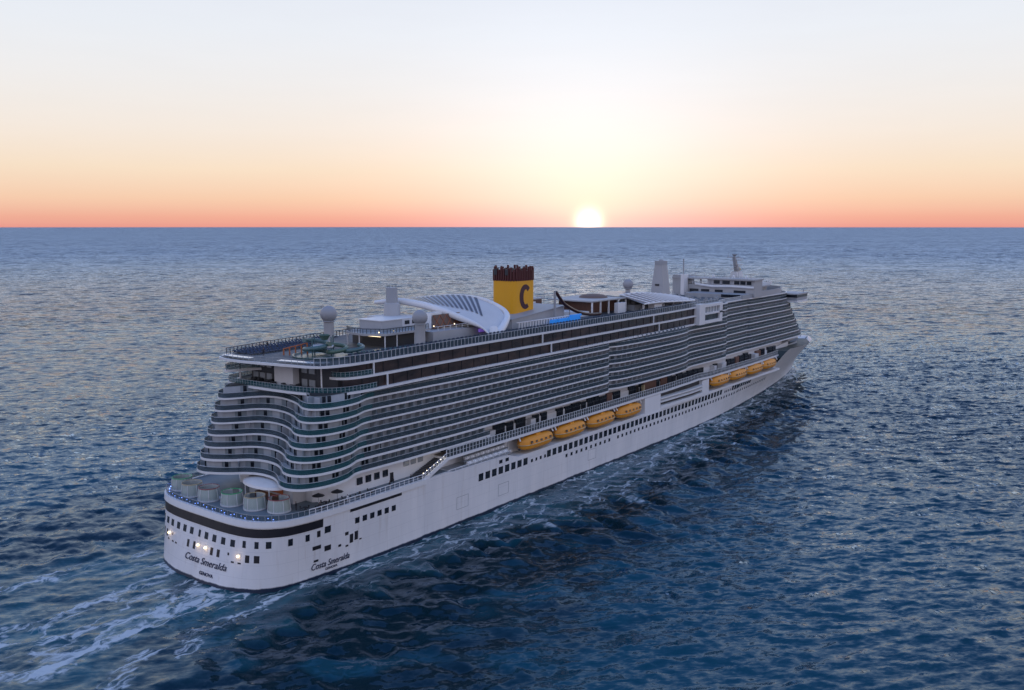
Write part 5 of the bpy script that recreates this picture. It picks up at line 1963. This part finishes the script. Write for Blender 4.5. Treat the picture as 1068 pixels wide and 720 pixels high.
for j in range(34):
    x = 21.5 + j * 0.98
    y = float(np.interp(x, [19.5, 32, 60], [12.4, 15.0, 18.3])) - 1.5
    put_lounger(x, y, ZD + 0.03, R(102), "dark blue sun lounger in the row along the port rail of the aft sun deck", "loungers along the port rail")
for j in range(22):
    x = 21.5 + j * 1.0
    put_lounger(x, 9.4 + 0.06 * j, ZD + 0.03, R(95 + RNG.uniform(-12, 12)), "dark blue sun lounger in the second row inboard of the port rail row", "second row of aft loungers")
for j in range(18):
    put_lounger(21.5 + j * 1.0, 6.6 + 0.04 * j, ZD + 0.03, R(88 + RNG.uniform(-12, 12)), "dark blue sun lounger in the third row, beside the water slides", "third row of aft loungers")
for j in range(30):
    x = 99 + j * 1.05
    if 106 < x < 122.5:
        continue
    put_lounger(x, -16.2, ZD + 0.03, R(-90), "dark blue sun lounger behind the starboard screen beside the sloping white house", "loungers beside the sloping house")
for j in range(26):
    put_lounger(55.5 + j * 1.15 if j < 17 else 164 + (j - 17) * 1.2, -16.6, ZD + 0.03, R(-90 + RNG.uniform(-6, 6)),
                "dark blue sun lounger in line inside the starboard screen near the canopy columns" if j >= 17 else "dark blue sun lounger in line inside the starboard screen beside the leaf canopy",
                "loungers by the forward canopy" if j >= 17 else "loungers by the leaf canopy")

# café tables, chairs and a parasol on the starboard quarter
def make_table():
    root = empty("cafe_table", (0, 0, 0))
    MB().lathe((0, 0, 0), [(0.28, 0), (0.28, 0.03), (0.05, 0.06), (0.05, 0.70)], 14).build("pedestal", M['darkrail'], root)
    MB().lathe((0, 0, 0.70), [(0.45, 0), (0.45, 0.04)], 18).build("tabletop", M['dark'], root)
    return root


def make_chair():
    root = empty("cafe_chair", (0, 0, 0))
    MB().box(-0.23, -0.23, 0.42, 0.23, 0.23, 0.47).build("seat", M['cushion'], root)
    mb = MB()
    mb.obox((0.24, 0, 0.70), (0.03, 0, 0), (0, 0.22, 0), (0.05, 0, 0.22))
    mb.build("backrest", M['dark'], root)
    for x in (-0.2, 0.2):
        for y in (-0.2, 0.2):
            MB().box(x - 0.02, y - 0.02, 0, x + 0.02, y + 0.02, 0.42).build("leg", M['darkrail'], root)
    return root


tb, ch = make_table(), make_chair()
TB = [(15.5, -17.6), (18.0, -19.2), (20.5, -18.0), (22.4, -19.8), (25.0, -19.3), (28.5, -19.6), (32.0, -19.5)]
for i, (x, y) in enumerate(TB):
    o = tb if i == 0 else copy_tree(tb)
    o.location = (x, y, 13.89)
    o['label'] = "small dark round table on the starboard quarter of the stern promenade" if i < 4 else "small dark round table beside the windowed wall of the side promenade"
    o['category'] = 'table'
    o['group'] = "tables on the quarter" if i < 4 else "tables on the side promenade"
    for q in range(3):
        a = q * 2.1 + i
        c = ch if (i == 0 and q == 0) else copy_tree(ch)
        c.location = (x + 0.75 * math.cos(a), y + 0.75 * math.sin(a), 13.89)
        c.rotation_euler = (0, 0, a)
        c['label'] = "dark cushioned chair at a round table on the starboard quarter of the stern" if i < 4 else "dark cushioned chair at a table beside the windowed promenade wall"
        c['category'] = 'chair'
        c['group'] = "chairs on the quarter" if i < 4 else "chairs on the side promenade"


def make_parasol():
    root = empty("parasol", (0, 0, 0))
    MB().tube([(0, 0, 0.05), (0, 0, 2.7)], 0.05, 8).build("pole", M['grey'], root)
    MB().lathe((0, 0, 0), [(0.38, 0), (0.38, 0.07), (0.08, 0.12)], 14).build("foot", M['dark'], root)
    mb = MB()
    n = 8
    for i in range(n):
        a = 2 * math.pi * i / n
        mb.v.append((1.35 * math.cos(a), 1.35 * math.sin(a), 2.15))
    mb.v += [(0, 0, 2.75), (0, 0, 2.62)]
    for i in range(n):
        mb.f += [(i, (i + 1) % n, n), ((i + 1) % n, i, n + 1)]
    mb.build("canopy", M['dark'], root)
    return root


ps = make_parasol()
for i, (x, y, lab) in enumerate(((19.2, -17.4, "dark parasol on the starboard quarter, the one nearest the stern pods"), (23.4, -18.4, "dark parasol open beside the windowed promenade wall, forward of its twin"))):
    o = ps if i == 0 else copy_tree(ps)
    o.location = (x, y, 13.89)
    o['label'] = lab
    o['category'] = 'parasol'
    o['group'] = 'dark parasols'


# passengers: single-skin figures, tiny in the picture
def make_person(top_m):
    root = empty("person", (0, 0, 0))
    me = bpy.data.meshes.new("body")
    V = [(0, 0, 0.92), (0, 0, 1.15), (0, 0, 1.38), (0.02, 0, 1.50), (0.04, 0, 1.66), (0, 0.10, 0.88), (0.03, 0.11, 0.48), (0, 0.12, 0.06), (0.13, 0.13, 0.03),
         (0, -0.10, 0.88), (0.02, -0.11, 0.48), (-0.03, -0.12, 0.06), (0.10, -0.13, 0.03), (0, 0.19, 1.38), (0.0, 0.24, 1.10), (0.12, 0.22, 0.90), (0, -0.19, 1.38), (0.0, -0.24, 1.10), (0.12, -0.22, 0.90)]
    E_ = [(0, 1), (1, 2), (2, 3), (3, 4), (0, 5), (5, 6), (6, 7), (7, 8), (0, 9), (9, 10), (10, 11), (11, 12), (2, 13), (13, 14), (14, 15), (2, 16), (16, 17), (17, 18)]
    RR = [.14, .13, .15, .055, .10, .09, .065, .045, .035, .09, .065, .045, .035, .06, .045, .035, .06, .045, .035]
    me.from_pydata(V, E_, [])
    b = bpy.data.objects.new("body", me)
    COL.objects.link(b)
    md = b.modifiers.new("skin", 'SKIN')
    for i, v in enumerate(me.skin_vertices[0].data if me.skin_vertices else []):
        v.radius = (RR[i], RR[i])
        v.use_root = (i == 0)
    if not me.skin_vertices:
        bpy.context.view_layer.update()
    b.modifiers.new("sub", 'SUBSURF').levels = 1
    bpy.context.view_layer.update()
    dg = bpy.context.evaluated_depsgraph_get()
    m2 = bpy.data.meshes.new_from_object(b.evaluated_get(dg))
    bpy.data.objects.remove(b, do_unlink=True)
    m2.materials.clear()
    m2.materials.append(M[top_m])
    b = bpy.data.objects.new("body", m2)
    COL.objects.link(b)
    b.parent = root
    MB().lathe((0.05, 0, 1.70), [(0.02, -0.12), (0.085, -0.05), (0.10, 0.02), (0.07, 0.09), (0.01, 0.12)], 10).build("head", M['skin'], root, smooth=True)
    MB().lathe((0.03, 0, 1.745), [(0.105, -0.02), (0.10, 0.04), (0.05, 0.10), (0.005, 0.115)], 10).build("hair", M['dark'], root, smooth=True)
    return root


pd, pw = make_person('clothdark'), make_person('offwhite')
used = {'d': False, 'w': False}
PPL = [('d', 14.6, -16.0, 13.89, 3.2, "person in dark clothes standing between the last pod and the café tables"),
       ('d', 17.2, -20.2, 13.89, 4.0, "person in dark clothes at the starboard quarter rail beside the tables"),
       ('w', 24.2, -20.6, 13.89, 4.6, "person in pale clothes at the side rail below the first balcony lobe"),
       ('d', 36.5, -20.5, 13.89, 4.4, "person in dark clothes at the side rail in front of the wall windows"),
       ('d', 39.2, -19.0, 13.89, 2.6, "person in dark clothes walking by the dark door of the windowed wall"),
       ('d', 43.0, -20.6, 13.89, 4.7, "person in dark clothes at the rail just before the stairway"),
       ('w', 70.2, -20.3, 17.2, 4.7, "person in pale clothes at the promenade rail above the liferaft racks"),
       ('d', 73.6, -20.4, 17.2, 4.9, "person in dark clothes at the promenade rail near the first lifeboat"),
       ('d', 30.4, 12.2, 42.73, 1.0, "person in dark clothes by the port row of loungers on the aft sun deck"),
       ('d', 22.6, 3.4, 42.73, 0.3, "person in dark clothes on the open middle of the aft sun deck")]
for kind_, x, y, z, rz, lab in PPL:
    src = pd if kind_ == 'd' else pw
    o = src if not used[kind_] else copy_tree(src)
    used[kind_] = True
    o.location = (x, y, z)
    o.rotation_euler = (0, 0, rz)
    o['label'] = lab
    o['category'] = 'person'
    o['group'] = 'passengers on deck'
